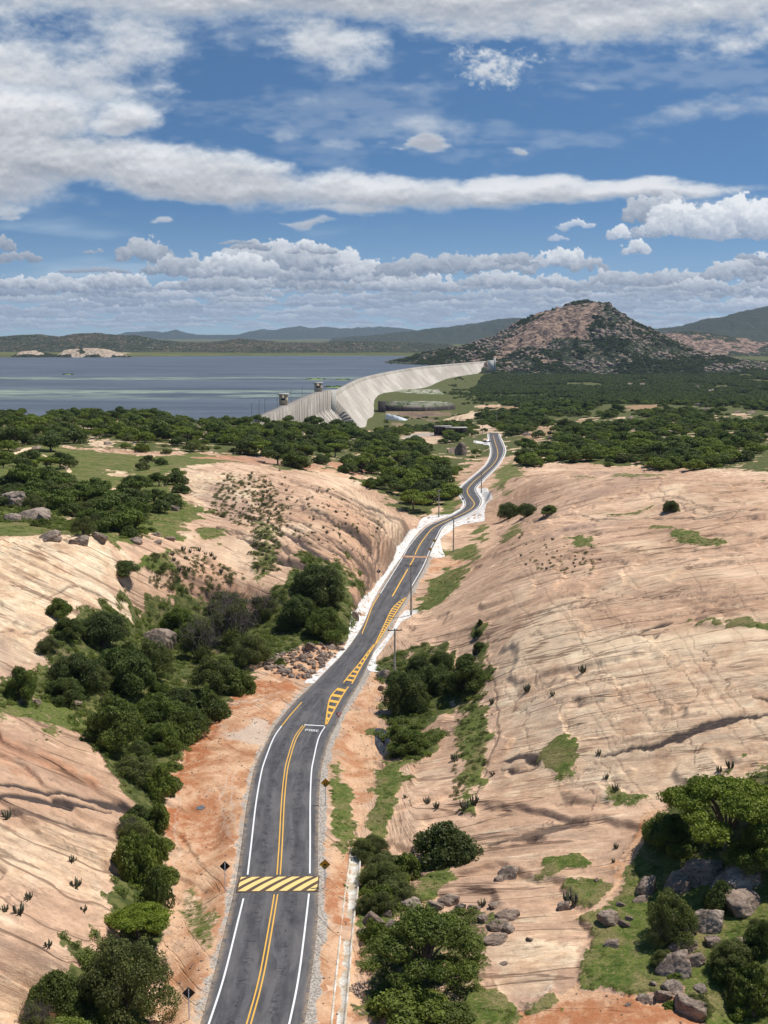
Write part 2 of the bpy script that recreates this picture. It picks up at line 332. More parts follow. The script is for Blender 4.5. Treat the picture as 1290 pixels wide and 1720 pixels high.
paint('grass', [(-20,1215),(-20,1180),(60,1160),(160,1200),(140,1230),(60,1215)], .7)
paint('grass', [(70,1230),(90,1230),(85,1250),(60,1258),(45,1250)], .8)
paint('scrub', [(640,1110),(740,1095),(820,1110),(825,1168),(760,1178),(728,1245),(690,1275),(640,1270)], .9)
paint('scrub', [(610,1540),(720,1520),(830,1540),(830,1680),(700,1715),(610,1700)], .6)
paint('scrub', [(1095,1400),(1180,1310),(1340,1280),(1340,1500),(1200,1560),(1100,1560)], .9)
# soil
paint('soil', [(292,1300),(335,1238),(420,1152),(520,1140),(475,1200),(440,1270),(420,1340),(405,1450),(390,1540),(350,1660),(325,1740),(250,1740),(285,1600),(282,1450),(285,1380)], 1, clear=('scrub',))
paint('soil', [(475,1100),(560,1085),(575,1095),(520,1145),(420,1155),(430,1120)], .75, clear=('scrub',))
paint('soil', [(560,1250),(600,1150),(615,1125),(645,1125),(650,1200),(640,1275),(635,1330),(612,1400),(600,1440),(555,1450),(548,1360)], .85)
paint('soil', [(540,1450),(590,1440),(575,1740),(505,1740),(540,1560)], .8)
paint('soil', [(600,1560),(640,1540),(640,1620),(600,1740),(580,1740),(590,1650)], .7)
paint('soil', [(860,1700),(960,1640),(1050,1665),(1200,1700),(1200,1760),(700,1760),(720,1700)], .95)
paint('soil', [(1080,1350),(1120,1345),(1098,1390),(1050,1460),(1012,1525),(1000,1520),(1035,1450),(1062,1390)], .9)
paint('soil', [(700,1005),(715,955),(735,930),(790,925),(800,935),(770,950),(740,955),(718,985)], .7)
line('red', [(330,768),(430,772),(520,785),(560,795)], [16, 26, 20, 10], .9, 1.0, clear=('scrub', 'grass'))
paint('red', [(560,775),(600,770),(620,795),(600,805),(570,800)], .9, clear=('scrub',))
paint('red', [(-20,1225),(70,1260),(150,1310),(90,1300),(-20,1280)], .7)
paint('red', [(150,1205),(200,1235),(215,1275),(160,1240)], .6)
paint('red', [(240,985),(360,945),(440,1010),(350,1020),(290,1010)], .5)
paint('red', [(500,860),(690,880),(640,1000),(600,1040),(560,960)], .35, soft=.02)
for q in ([(865,738),(900,722),(950,702),(965,706),(930,728),(890,742)], [(1040,682),(1120,679),(1122,690),(1050,690)], [(820,683),(875,681),(880,688),(822,692)]):
    paint('red', q, .55, rag=.5, clear=('scrub',))
paint('red', [(285,1290),(330,1232),(400,1160),(420,1165),(345,1250),(310,1330),(310,1420),(290,1400)], 1.0)
paint('red', [(420,1150),(520,1140),(500,1160),(430,1170)], .9); paint('red', [(310,1350),(370,1330),(390,1420),(330,1440)], .8); paint('red', [(545,1500),(590,1470),(585,1560),(545,1560)], .8); paint('red', [(880,1690),(1050,1670),(1200,1705),(1200,1760),(850,1760)], .8)
paint('cream', [(392,1222),(440,1212),(452,1225),(430,1245),(398,1240)], .8); paint('soil', [(300,1560),(345,1560),(330,1740),(240,1740),(280,1640)], .9)
for q in ([(390,1290),(370,1340),(385,1400),(405,1440)], [(400,1290),(388,1350),(400,1400)], [(350,1330),(400,1320),(412,1350)], [(300,1340),(300,1420),(290,1500)], [(340,1180),(420,1180),(480,1160)], [(345,1195),(430,1190),(470,1172)]): line('cream', q, [1.5, 3, 1.5], .6, .5)
# grass patches
for q, v in (([(1130,893),(1165,891),(1212,908),(1195,917),(1150,912)],1), ([(950,905),(985,895),(998,918),(965,922)],1), ([(1158,1039),(1200,1041),(1215,1050),(1165,1048)],1), ([(1215,1042),(1300,1046),(1300,1056),(1225,1051)],1),
    ([(1095,880),(1150,883),(1140,890),(1100,887)],.9), ([(905,1268),(940,1235),(960,1238),(972,1270),(968,1300),(950,1310),(920,1288)],1), ([(775,1182),(830,1182),(826,1250),(812,1300),(795,1360),(765,1340),(772,1230)],.75),
    ([(700,1022),(715,985),(750,955),(785,950),(770,985),(720,1025)],1), ([(640,1272),(685,1275),(670,1340),(645,1400),(655,1480),(720,1500),(745,1475),(700,1525),(600,1570),(602,1480),(612,1400),(630,1335)],1),
    ([(553,1290),(572,1275),(592,1350),(602,1400),(575,1440),(553,1400)],.8), ([(1060,1430),(1100,1400),(1330,1480),(1330,1760),(1200,1740),(1150,1650),(1080,1665),(980,1655),(972,1600),(1010,1565),(960,1535),(1005,1515),(1045,1490)],1),
    ([(913,1436),(970,1430),(993,1441),(940,1460),(905,1466),(925,1450)],1), ([(955,1477),(1020,1470),(1028,1480),(1003,1516),(965,1510)],1), ([(770,1665),(830,1655),(870,1690),(860,1740),(780,1740)],.9),
    ([(330,882),(378,886),(372,912),(328,905)],.8), ([(225,932),(285,925),(292,952),(228,962)],.8), ([(300,1500),(330,1480),(365,1540),(350,1600),(320,1570)],.55), ([(1020,1312),(1085,1330),(1070,1355),(1030,1345)],.7), ([(1250,1262),(1300,1275),(1300,1290),(1270,1282)],.9),
    ([(430,870),(470,880),(460,960),(430,970),(435,920)],.6), ([(700,1470),(750,1455),(770,1470),(700,1520)],.7), ([(1080,1580),(1290,1600),(1290,1720),(1180,1720)],.8), ([(880,1680),(935,1660),(930,1690),(900,1700)],.8),
    ([(835,905),(870,880),(885,885),(845,915)],.8), ([(795,885),(815,880),(812,910),(790,905)],.8), ([(960,798),(1100,800),(1290,800),(1290,808),(1000,806)],.6), ([(740,925),(800,912),(810,935),(780,940)],.9), ([(800,1050),(815,1050),(812,1110),(795,1110)],.8),
    ([(830,790),(870,760),(880,790),(850,830),(820,830)],.7),([(725,830),(770,790),(775,860),(735,865)],.8)):
    paint('grass', q, v, soft=.005, rag=.5, clear=('scrub', 'soil'))
# sandy and pale patches
for q, v in (([(-40,893),(100,902),(200,932),(218,945),(190,1002),(140,1035),(60,1108),(-40,1150)],.95), ([(292,800),(330,790),(420,800),(420,840),(330,850),(300,835)],.8), ([(830,1120),(1000,1060),(1330,1080),(1330,1300),(1100,1340),(850,1330)],.55),
    ([(820,1565),(950,1570),(980,1600),(900,1660),(840,1645)],.9), ([(798,716),(835,711),(850,718),(845,729),(800,728)],1), ([(768,718),(760,705),(790,688),(806,682),(805,688),(785,705),(780,716)],.9), ([(828,655),(855,652),(850,668),(835,668)],.8), ([(840,630),(858,632),(852,640),(842,638)],.7),
    ([(560,706),(640,702),(700,712),(640,728),(590,722)],.6), ([(140,732),(190,737),(185,752),(165,755),(150,745)],.9), ([(185,790),(215,788),(210,800),(180,800)],.9), ([(185,815),(250,822),(245,830),(190,828)],.9), ([(150,790),(215,805),(200,812),(160,806)],.2),
    ([(680,727),(760,725),(760,745),(690,745)],.7), ([(860,735),(880,745),(870,780),(855,760)],.6), ([(0,1640),(90,1620),(100,1740),(0,1740)],.6), ([(-20,1380),(200,1400),(180,1520),(-20,1480)],.5), ([(115,860),(155,858),(150,870),(118,872)],.7),
    ([(105,577),(170,577),(215,595),(105,597)],.9), ([(35,582),(60,582),(60,592),(35,592)],.9)):
    paint('cream', q, v, soft=.006, clear=('scrub', 'grass') if v > .65 else ())
line('cream', [(70,762),(105,778),(118,790),(100,800)], [5, 7, 7, 4], 1, .1, clear=('grass', 'scrub'))
line('cream', [(22,762),(40,756),(62,752)], [6, 7, 5], 1, .1, clear=('grass', 'scrub'))
line('gravel', [(677,735),(700,730),(730,729),(752,731)], [5, 6, 4, 3], 1, .1, clear=('grass', 'scrub'))
# dark mineral streaks and cracks, plus painted ledge shade between the domes
for q, w, v in (([(1005,1265),(1050,1256),(1110,1243),(1140,1232),(1190,1212),(1240,1198),(1300,1195)],[2,4,8,15,15,8,3],1), ([(838,1278),(870,1270),(905,1272),(925,1265)],[3,12,11,3],.9), ([(840,1290),(880,1288),(905,1283)],[2,5,3],.9),
    ([(820,1415),(880,1400),(940,1380),(990,1368)],[3,8,14,6],.6), ([(-10,1318),(50,1322),(110,1334),(180,1346),(250,1372)],[5,9,6,6,9],1), ([(-10,1336),(60,1338),(130,1352),(190,1362)],[7,12,7,2],1), ([(100,1330),(160,1345),(210,1362),(250,1374)],[3,5,5,6],1),
    ([(-10,1352),(60,1368),(130,1388),(180,1396)],[12,11,8,3],.6), ([(400,855),(450,880),(500,905),(545,935),(560,955)],[3,6,9,14,5],.9), ([(360,880),(420,905),(470,935),(520,955)],[3,6,9,6],.8), ([(480,865),(540,890),(590,925),(620,970),(610,1010)],[2,4,4,5,5],.7),
    ([(560,850),(620,880),(660,905)],[2,3,4],.6), ([(250,940),(320,965),(400,985)],[3,5,3],.5), ([(300,985),(380,990),(420,1010)],[2,5,2],.6), ([(1075,1058),(1110,1045),(1130,1042)],[2,6,2],.9), ([(575,900),(610,935),(625,965)],[2,6,8],.6), ([(540,870),(600,900),(635,945)],[2,3,5],.6),
    ([(640,860),(690,900),(670,935),(640,985)],[2,12,18,8],.55), ([(1265,1160),(1290,1168)],[2,6],.8),([(820,1520),(880,1530)],[4,3],.2),([(590,1000),(600,1030),(575,1075)],[8,12,14],.6)):
    line('stain_shade', q, [k * 1.1 for k in w], min(1, v * 1.2), .3)
for q in ([(930,985),(985,1010),(1040,1040),(1075,1060)], [(1060,1040),(1100,1085),(1150,1130),(1200,1170)], [(845,1140),(880,1200),(895,1265)], [(940,1010),(990,1100),(1050,1170),(1110,1220)], [(1085,1140),(1160,1250),(1190,1290)], [(835,1180),(828,1250),(800,1330)],
    [(1000,990),(1050,1000),(1130,1000),(1290,1003)], [(900,870),(1000,868),(1130,866),(1290,872)], [(1060,820),(1150,850),(1200,862)], [(1040,790),(1120,830),(1180,850),(1290,855)], [(900,930),(960,940),(1050,940)], [(860,1090),(950,1060),(1060,1060)],  # first long line paints ledge shade below the upper dome
    [(1000,1262),(1035,1300),(1060,1330)], [(960,1290),(990,1330),(1000,1350)], [(60,1010),(110,990),(170,1000)], [(0,1060),(60,1062),(140,1060)],[(880,1110),(930,1180),(960,1235)],[(1150,1055),(1190,1100),(1240,1160)],[(1180,860),(1230,870),(1250,850)]):
    line('stain_shade', q, [1.0, 2.2, 1.4], .75, .5)
line('grass', [(1020,862),(1070,856),(1100,845)], [3, 5, 2], .8)
for (xa, ya, xb, yb) in [(636,858,622,990),(642,860,632,975),(650,863,640,960),(655,866,648,950),(661,869,652,945),(667,872,657,935),(672,876,663,930),(677,880,668,922),(682,885,675,915),(628,866,612,1005),(618,880,603,1015),(606,905,596,1025)]:
    m_ = [(xa + (xb - xa) * t + 6 * math.sin(3.1 * t) , ya + (yb - ya) * t) for t in (0, .3, .6, 1)]; line('stain_shade', m_, [.8, RS.uniform(1.5, 3.5), RS.uniform(2.5, 5), 2], RS.uniform(.45, .85), .2)
for q in ([(640,694),(700,697),(770,696)], [(650,704),(700,702),(740,709),(780,714)], [(655,712),(720,716),(780,718)], [(770,700),(800,704)]): line('stain_shade', q, [2, 4, 2], .8, .6, clear=('grass', 'scrub', 'cream'))
line('stain_shade', [(835,868),(900,874),(1000,870),(1100,866),(1200,870),(1300,876)], [1, 3, 2.4, 2, 2.6, 2], .85, .5)  # shade of the ledge between upper and lower dome, painted as a dark line
# family of dark grooves curving over the left dome
_L0 = catmull([(330,885),(420,908),(495,940),(548,968),(572,1015)], 6); _L1 = catmull([(470,802),(570,818),(640,852),(676,882),(668,928),(632,985)], 5)
_L0 = np.array([_L0[int(i)] for i in np.linspace(0, len(_L0) - 1, 14)]); _L1 = np.array([_L1[int(i)] for i in np.linspace(0, len(_L1) - 1, 14)])
for k in range(26):
    f = (k + RS.rand()) / 26; c_ = _L0 * (1 - f) + _L1 * f; a_ = RS.randint(0, 7); b_ = RS.randint(8, 14); w_ = RS.uniform(1.3, 4.2)
    line('stain_shade', [tuple(p) for p in c_[a_:b_:2]], [.6, w_, w_ * 1.6, .8], RS.uniform(.75, 1.0), .3)
_L0 = np.array([(0,1262),(70,1285),(140,1318),(235,1372)]); _L1 = np.array([(0,1440),(70,1460),(140,1500),(190,1540)])
for k in range(12):
    f = (k + RS.rand()) / 12; c_ = _L0 * (1 - f) + _L1 * f; a_ = RS.randint(0, 2); line('stain_shade', [tuple(p) for p in c_[a_:]], [.6, RS.uniform(1, 2.6), .8], RS.uniform(.3, .7), .5)
for k in range(22):                       # straight joints crossing the layers
    x0 = RS.uniform(840, 1230); y0 = RS.uniform(900, 1230); L_ = RS.uniform(60, 190); q_ = [(x0 + L_ * .62 * t, y0 + L_ * .8 * t + RS.uniform(-3, 3)) for t in (0, .3, .6, 1)]
    line('stain_shade', q_, [.7, RS.uniform(1.1, 1.8), .7], RS.uniform(.4, .75), .15)
for k in range(12):
    x0 = RS.uniform(870, 1200); y0 = RS.uniform(1330, 1600); L_ = RS.uniform(30, 90); line('stain_shade', [(x0, y0), (x0 + L_ * .5, y0 - L_ * .08), (x0 + L_, y0 - L_ * .22)], [.7, 1.8, .7], RS.uniform(.4, .8), .5)
for k in range(70):                       # short dark ledge ticks
    x0 = RS.uniform(830, 1280); y0 = RS.uniform(820, 1460); L_ = RS.uniform(8, 40); line('stain_shade', [(x0, y0), (x0 + L_ * .5, y0 - L_ * .05 + 1), (x0 + L_, y0 - L_ * .15)], [.6, RS.uniform(1, 2.6), .6], RS.uniform(.5, .9), .6)
for k in range(26):                       # long thin layers on the big dome
    f = RS.rand(); x0 = RS.uniform(850, 1150); y0 = 880 + 420 * f; L_ = RS.uniform(60, 240); sl = -.10 * RS.rand() - .12 * f
    line('stain_shade', [(x0 + L_ * t, y0 + L_ * t * sl + 5 * math.sin(t * 3 + k)) for t in (0, .25, .5, .75, 1)], [.5, RS.uniform(.9, 2.0), .5], RS.uniform(.35, .8), .5)
line('stain_shade', [(812,1045),(818,1110),(834,1180),(838,1235),(815,1290),(795,1340)], [1, 3, 3, 2], .8, .4)
# gravel shoulders
RDg = RD.reshape(gx.shape)
sh = sstep(-np.abs(RDg + .1 + NE * 22), -1.25, -.5) * (gy < 330) * np.where(RSG.reshape(gx.shape) > 0, .62, .95)
for c in ('soil', 'scrub', 'grass'): CH[c] *= (1 - .9 * sh)
CH['gravel'] = np.maximum(CH['gravel'], sh * .9)
CH['grass'] *= sstep(RDg, .2, .8)
# far shore belts
far = sstep(gv, math.log(3300), math.log(3500)) * (gu < .12)
CH['grass'] = np.maximum(CH['grass'], far * sstep(-np.abs(gy - 3800 + gu * 900), -260, -120) * (vnoise(gu * 50, gv * 60, 3) > .35) * .7)
CH['cream'] = np.maximum(CH['cream'], far * (fbm(gu * 220, gv * 120, 9, 3) > .62) * sstep(-gy, -4700, -3600) * .8)
# bare clearings and pale outcrops inside the scrub
_cl = fbm(gu * 34, gv * 30, 6, 4); _cl2 = fbm(gu * 90, gv * 80, 10, 3)
_w = sstep(_cl2, .63, .69) * (CH['scrub'] > .5) * (gy > 420) * (gy < 1000); CH['cream'] = np.maximum(CH['cream'], _w * .5); CH['scrub'] *= 1 - _w
rock = np.clip(1 - CH['grass'] - CH['scrub'] - CH['soil'] * .6, 0, 1)
# relief: undulation, exfoliation steps and small roughness
dfar = np.clip(gy, 80, 3000)
und = (fbm(gx / 26, gy / 34, 2, 4) - .5)
lf = sstep(-gu, -.03, .03)
cx, cy = np.where(lf > .5, .8 * gx + .6 * gy, -.12 * gx + gy), np.where(lf > .5, .6 * gx - .8 * gy, gx + .12 * gy)
stp = fbm((cx + HZ * 1.6) / 5.5, cy / 55, 4, 4) - .5
_q = fbm((cx + HZ * 1.2) / 34, cy / 48, 7, 3) * 10 + fbm(gx / 7, gy / 7, 2, 4) * 1.1; _t = _q - np.floor(_q); led = np.floor(_q) + sstep(_t, .86, 1.0) - _q
fine = fbm(gx / 1.3, gy / 1.3, 6, 3) - .5
off = sstep(RDg, 1.2, 6.0)
mid = sstep(-gy, -900, -500)
HZ = HZ + off * (und * (1.3 * mid + .5) + rock * (stp * .22 * mid + fine * .14 * mid + led * .75 * mid) + (1 - rock) * fine * .3 * mid)
HZ = HZ - off * np.minimum(CH['stain_shade'], 1) * (.18 + .35 * lf * (gy > 200)) * rock
HZ = HZ + sstep(gy, 4000., 5200.) * (fbm(gx / 900, gy / 1500, 8, 5) - .35) * 34
WATER_Z = -8.0
rr, cc = np.meshgrid(np.arange(NV - 1), np.arange(NU - 1), indexing='ij'); q0 = (rr * NU + cc).ravel()
# ------------------------------------------------------------------ ground material
def rock_color(g, pos, left, cream, red, stain_shade):
    x, y, z = g.sep(pos)
    aL = g.m('ADD', g.m('ADD', g.m('MULTIPLY', x, .8), g.m('MULTIPLY', y, .6)), g.m('MULTIPLY', z, 1.6))
    bL = g.m('SUBTRACT', g.m('MULTIPLY', x, .6), g.m('MULTIPLY', y, .8))
    aR = g.m('ADD', g.m('ADD', g.m('MULTIPLY', x, -.12), y), g.m('MULTIPLY', z, 1.6))
    ac = g.m('ADD', g.m('MULTIPLY', aL, left), g.m('MULTIPLY', aR, g.m('SUBTRACT', 1.0, left)))
    al = g.m('ADD', g.m('MULTIPLY', bL, left), g.m('MULTIPLY', x, g.m('SUBTRACT', 1.0, left)))
    wob = g.noise(pos, .05, 3, .5)
    v = g.comb(g.m('MULTIPLY', al, .10), g.m('ADD', g.m('MULTIPLY', ac, .55), g.m('MULTIPLY', wob, 1.1)), 0.0)
    v2 = g.comb(g.m('MULTIPLY', al, .42), g.m('ADD', g.m('MULTIPLY', ac, 1.9), g.m('MULTIPLY', wob, 2.6)), 0.0)
    s1 = g.noise(v, 1.0, 7, .62, .3); s2 = g.noise(v2, 1.0, 6, .65, .2)
    big = g.noise(pos, .035, 5, .6, .5); med = g.noise(pos, .22, 6, .65, .3); gr = g.noise(pos, 2.2, 5, .75)
    pink = g.mix(g.ss(big, .35, .65), (.54, .335, .212), (.77, .51, .335))
    pale = g.mix(g.ss(med, .35, .68), (.79, .545, .335), (.93, .76, .52))
    c = g.mix(g.m('ADD', g.m('MULTIPLY', cream, .85), g.ss(s1, .54, .68, 0, .6), clamp=True), pink, pale)
    c = g.mix(g.m('MULTIPLY', red, .8), c, (.52, .225, .11))
    c = g.mix(g.ss(s1, .50, .36, 0, .55), c, (.42, .27, .18))
    c = g.mix(g.m('MULTIPLY', g.ss(s2, .44, .34, 0, .6), g.ss(med, .42, .56)), c, (.27, .165, .11))
    c = g.mix(g.m('MULTIPLY', g.ss(med, .48, .36), .45), c, (.45, .27, .17))
    gr2 = g.noise(g.comb(g.m('MULTIPLY', al, .45), ac, z), 1.0, 8, .82, .2); tone = g.lin(gr2, .30, .70, .60, 1.22)
    c = g.mix(1.0, c, g.comb(tone, tone, tone), 'MULTIPLY')
    c = g.mix(g.ss(gr, .44, .30, 0, .6), c, (.27, .175, .12))
    c = g.mix(g.ss(gr, .58, .72, 0, .35), c, (.92, .80, .62))
    hug = g.noise(g.vm('ADD', pos, (31.0, 7.0, 0.0)), .018, 6, .6, .8); c = g.mix(g.ss(hug, .46, .34, 0, .62), c, (.40, .265, .195)); c = g.mix(g.ss(hug, .54, .68, 0, .5), c, (.92, .72, .48))
    # ledge lines along the layers and straight joints across them
    def ridge(n, w): return g.ss(g.m('ABSOLUTE', g.m('SUBTRACT', n, .5)), w, w * .25)
    lw = g.noise(g.comb(g.m('MULTIPLY', al, .02), g.m('ADD', g.m('MULTIPLY', ac, .14), g.m('MULTIPLY', wob, .5)), 3.0), 1.0, 5, .5, .1)
    msk = g.noise(pos, .06, 3, .6)
    lines = g.m('MULTIPLY', ridge(lw, .012), g.ss(msk, .38, .48)); lw2 = g.noise(g.comb(g.m('MULTIPLY', al, .07), g.m('ADD', g.m('MULTIPLY', ac, .45), g.m('MULTIPLY', wob, .9)), 9.0), 1.0, 5, .6, .2); lines = g.m('MAXIMUM', lines, g.m('MULTIPLY', ridge(lw2, .016), g.ss(g.noise(pos, .11, 4, .6), .52, .60, 0, .6)))
    jw = g.noise(g.comb(g.m('ADD', g.m('MULTIPLY', al, .085), g.m('MULTIPLY', ac, .03)), g.m('SUBTRACT', g.m('MULTIPLY', ac, .012), g.m('MULTIPLY', al, .004)), 7.0), 1.0, 3, .45, .0)
    joint = g.m('MULTIPLY', ridge(jw, .006), g.ss(g.noise(pos, .05, 3, .6, 0), .44, .52))
    blot = g.m('MULTIPLY', g.ss(g.noise(g.comb(g.m('MULTIPLY', al, .05), g.m('MULTIPLY', ac, .16), 5.0), 1.0, 7, .75, .6), .56, .66), .5)
    c = g.mix(blot, c, (.34, .235, .17))
    crack = lines
    c = g.mix(g.m('MULTIPLY', crack, .72), c, (.16, .095, .06))
    st = g.m('MULTIPLY', stain_shade, g.ss(g.noise(v2, 2.2, 4, .6), .25, .5, .7, 1.0))
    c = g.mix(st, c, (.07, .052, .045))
    h = g.m('ADD', g.m('ADD', g.m('MULTIPLY', s2, .35), g.m('MULTIPLY', s1, .5)), g.m('ADD', g.m('MULTIPLY', gr, .35), g.m('MULTIPLY', crack, -.6)))
    return c, h, med, gr
mg, nt, g = new_mat('ground')
pos = g.pos(); A1 = g.sep(g.attr('za')); A2 = g.sep(g.attr('zb')); A3 = g.sep(g.attr('zc'))
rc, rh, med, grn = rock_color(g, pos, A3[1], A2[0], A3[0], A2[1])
n3 = g.noise(pos, .9, 5, .65); n4 = g.noise(pos, 5.0, 3, .6)
grass_c = g.mix(g.ss(n3, .38, .62), (.075, .115, .018), (.15, .17, .04)); grass_c = g.mix(g.ss(med, .46, .60, 0, .8), grass_c, (.25, .20, .085)); grass_c = g.mix(g.ss(grn, .52, .66, 0, .7), grass_c, (.34, .24, .13)); grass_c = g.mix(g.ss(n4, .55, .38, 0, .5), grass_c, (.04, .06, .014))
soil_c = g.mix(g.ss(med, .36, .62), (.44, .205, .10), (.68, .43, .26)); soil_c = g.mix(g.m('MULTIPLY', A3[0], g.ss(n3, .3, .6)), soil_c, (.41, .15, .062)); soil_c = g.mix(g.m('MULTIPLY', A2[0], .9), soil_c, (.60, .50, .40)); soil_c = g.mix(g.ss(n4, .48, .32, 0, .5), soil_c, (.23, .115, .06)); soil_c = g.mix(g.ss(n4, .6, .72, 0, .4), soil_c, (.66, .48, .32))
scrub_c = g.mix(g.ss(n3, .4, .62), (.06, .075, .02), (.14, .14, .045)); scrub_c = g.mix(g.ss(med, .56, .70, 0, .6), scrub_c, (.32, .22, .13))
grav_c = g.mix(g.ss(n4, .40, .60), (.27, .23, .19), (.52, .46, .39))
def edge(a): return g.ss(g.m('ADD', a, g.m('ADD', g.m('MULTIPLY', g.m('SUBTRACT', n3, .5), 1.3), g.m('MULTIPLY', g.m('SUBTRACT', n4, .5), .7))), .38, .60)
soilm = edge(A1[1]); grm = edge(A1[0]); scm = edge(A1[2]); gvm = edge(A2[2])
c = g.mix(soilm, rc, soil_c); c = g.mix(scm, c, scrub_c); c = g.mix(grm, c, grass_c); c = g.mix(gvm, c, grav_c)
hh = g.m('ADD', rh, g.m('MULTIPLY', n4, .3))
finish(nt, c, .9, hh, .55, .3, spec=.12)
V = np.stack([gx, gy, HZ], -1).reshape(-1, 3)
one = np.ones(gx.size)
za = np.stack([CH['grass'].ravel(), CH['soil'].ravel(), CH['scrub'].ravel(), one], 1)
zb = np.stack([CH['cream'].ravel(), CH['stain_shade'].ravel(), CH['gravel'].ravel(), one], 1)
zc = np.stack([CH['red'].ravel(), lf.ravel(), one, one], 1)
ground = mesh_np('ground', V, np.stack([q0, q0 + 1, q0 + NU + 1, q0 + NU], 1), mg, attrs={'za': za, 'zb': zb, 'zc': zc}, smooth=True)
tag(ground, kind='structure')
# ------------------------------------------------------------------ water
mw, nt, g = new_mat('water'); pos = g.pos()
wv = g.vm('MULTIPLY', pos, (.0030, .0135, 0)); na = g.noise(wv, 1.0, 6, .62, .3)
x, y, z = g.sep(pos)
band = g.m('MAXIMUM', g.ss(g.m('ABSOLUTE', g.m('SUBTRACT', y, 1330.0)), 170.0, 40.0), g.m('MULTIPLY', g.ss(g.m('ABSOLUTE', g.m('SUBTRACT', y, 1800.0)), 130.0, 20.0), .8))
nb = g.noise(g.vm('MULTIPLY', pos, (.02, .05, 0)), 1.0, 6, .7, .4)
algae = g.m('MULTIPLY', g.m('MULTIPLY', band, g.ss(na, .38, .52)), g.ss(nb, .38, .56))
col = g.mix(g.ss(na, .3, .7), (.062, .074, .088), (.115, .135, .155)); col = g.mix(g.m('MULTIPLY', algae, .9), col, (.30, .36, .24))
bw = g.noise(g.vm('MULTIPLY', pos, (.25, .6, 0)), 1.0, 4, .6)
finish(nt, col, .45, bw, .6, 1.2, spec=.4)
WS = []
xs = np.linspace(-9000, 3000, 40); ys = np.geomspace(700, 9000, 40); wx, wy = np.meshgrid(xs, ys)
Wv = np.stack([wx, wy, np.full_like(wx, WATER_Z)], -1).reshape(-1, 3)
# the lake only exists on the upstream side of the dam line
a_, b_ = np.meshgrid(np.arange(39), np.arange(39), indexing='ij'); w0 = (a_ * 40 + b_).ravel()
def shore_x(y): return np.interp(y, [700, 751, 813, 899, 1005, 1154, 1534, 1788, 1985, 2160, 2298, 2427, 2571, 2700, 2800, 9000], [-82, -81, -77, -73, -68, -52, -35, -5, 25, 59, 98, 140, 186, 229, 450, 500])
Wl = np.linspace(0, 1, 40); ysr = np.concatenate([np.linspace(720, 2700, 60), np.linspace(2750, 3950, 10)])
WX = np.array([[-.55 * yy * (1 - t) - 300 * (1 - t) + shore_x(yy) * t for t in Wl] for yy in ysr])
Wv = np.stack([WX, np.repeat(ysr[:, None], 40, 1), np.full_like(WX, WATER_Z)], -1).reshape(-1, 3)
a_, b_ = np.meshgrid(np.arange(len(ysr) - 1), np.arange(39), indexing='ij'); w0 = (a_ * 40 + b_).ravel()
tag(mesh_np('water', Wv, np.stack([w0, w0 + 1, w0 + 41, w0 + 40], 1), mw), kind='structure')
# ------------------------------------------------------------------ hills
def mat_hill(name, rocky):
    m, nt, g = new_mat(name); pos = g.pos(); a = g.sep(g.attr('za'))
    med = g.noise(pos, .03, 6, .65, .2); fi = g.noise(pos, .12, 5, .7)
    veg = g.mix(g.ss(fi, .38, .62), (.018, .028, .014), (.06, .078, .030))
    st = g.noise(g.vm('MULTIPLY', pos, (.06, .06, .02)), 1.0, 5, .65, .3)
    rk = g.mix(g.ss(st, .40, .60), (.12, .085, .07), (.48, .33, .235)); rk = g.mix(g.ss(fi, .46, .34, 0, .7), rk, (.10, .075, .06))
    gray = g.mix(g.ss(fi, .5, .68), (.13, .105, .09), (.42, .33, .26))
    spk = g.ss(fi, .51, .60, 0, .9)
    c = g.mix(g.m('MULTIPLY', spk, g.m('MULTIPLY', a[1], g.ss(med, .42, .58))), veg, gray)
    if rocky == 2: rk = g.mix(g.ss(fi, .4, .6), (.52, .38, .27), (.72, .58, .43))
    c = g.mix(g.ss(g.m('ADD', a[0], g.m('MULTIPLY', g.m('SUBTRACT', fi, .5), .9)), .38, .60), c, rk)
    finish(nt, c, .9, g.m('ADD', fi, med), 1.0, 9.0, spec=.1); return m
m_hill = mat_hill('hill_cover', 1)
def inpoly(px, py, poly, soft, ns):
    return sstep(sdist(px / 100., py / 100., np.array(poly) / 100.) + ns, -soft, soft)
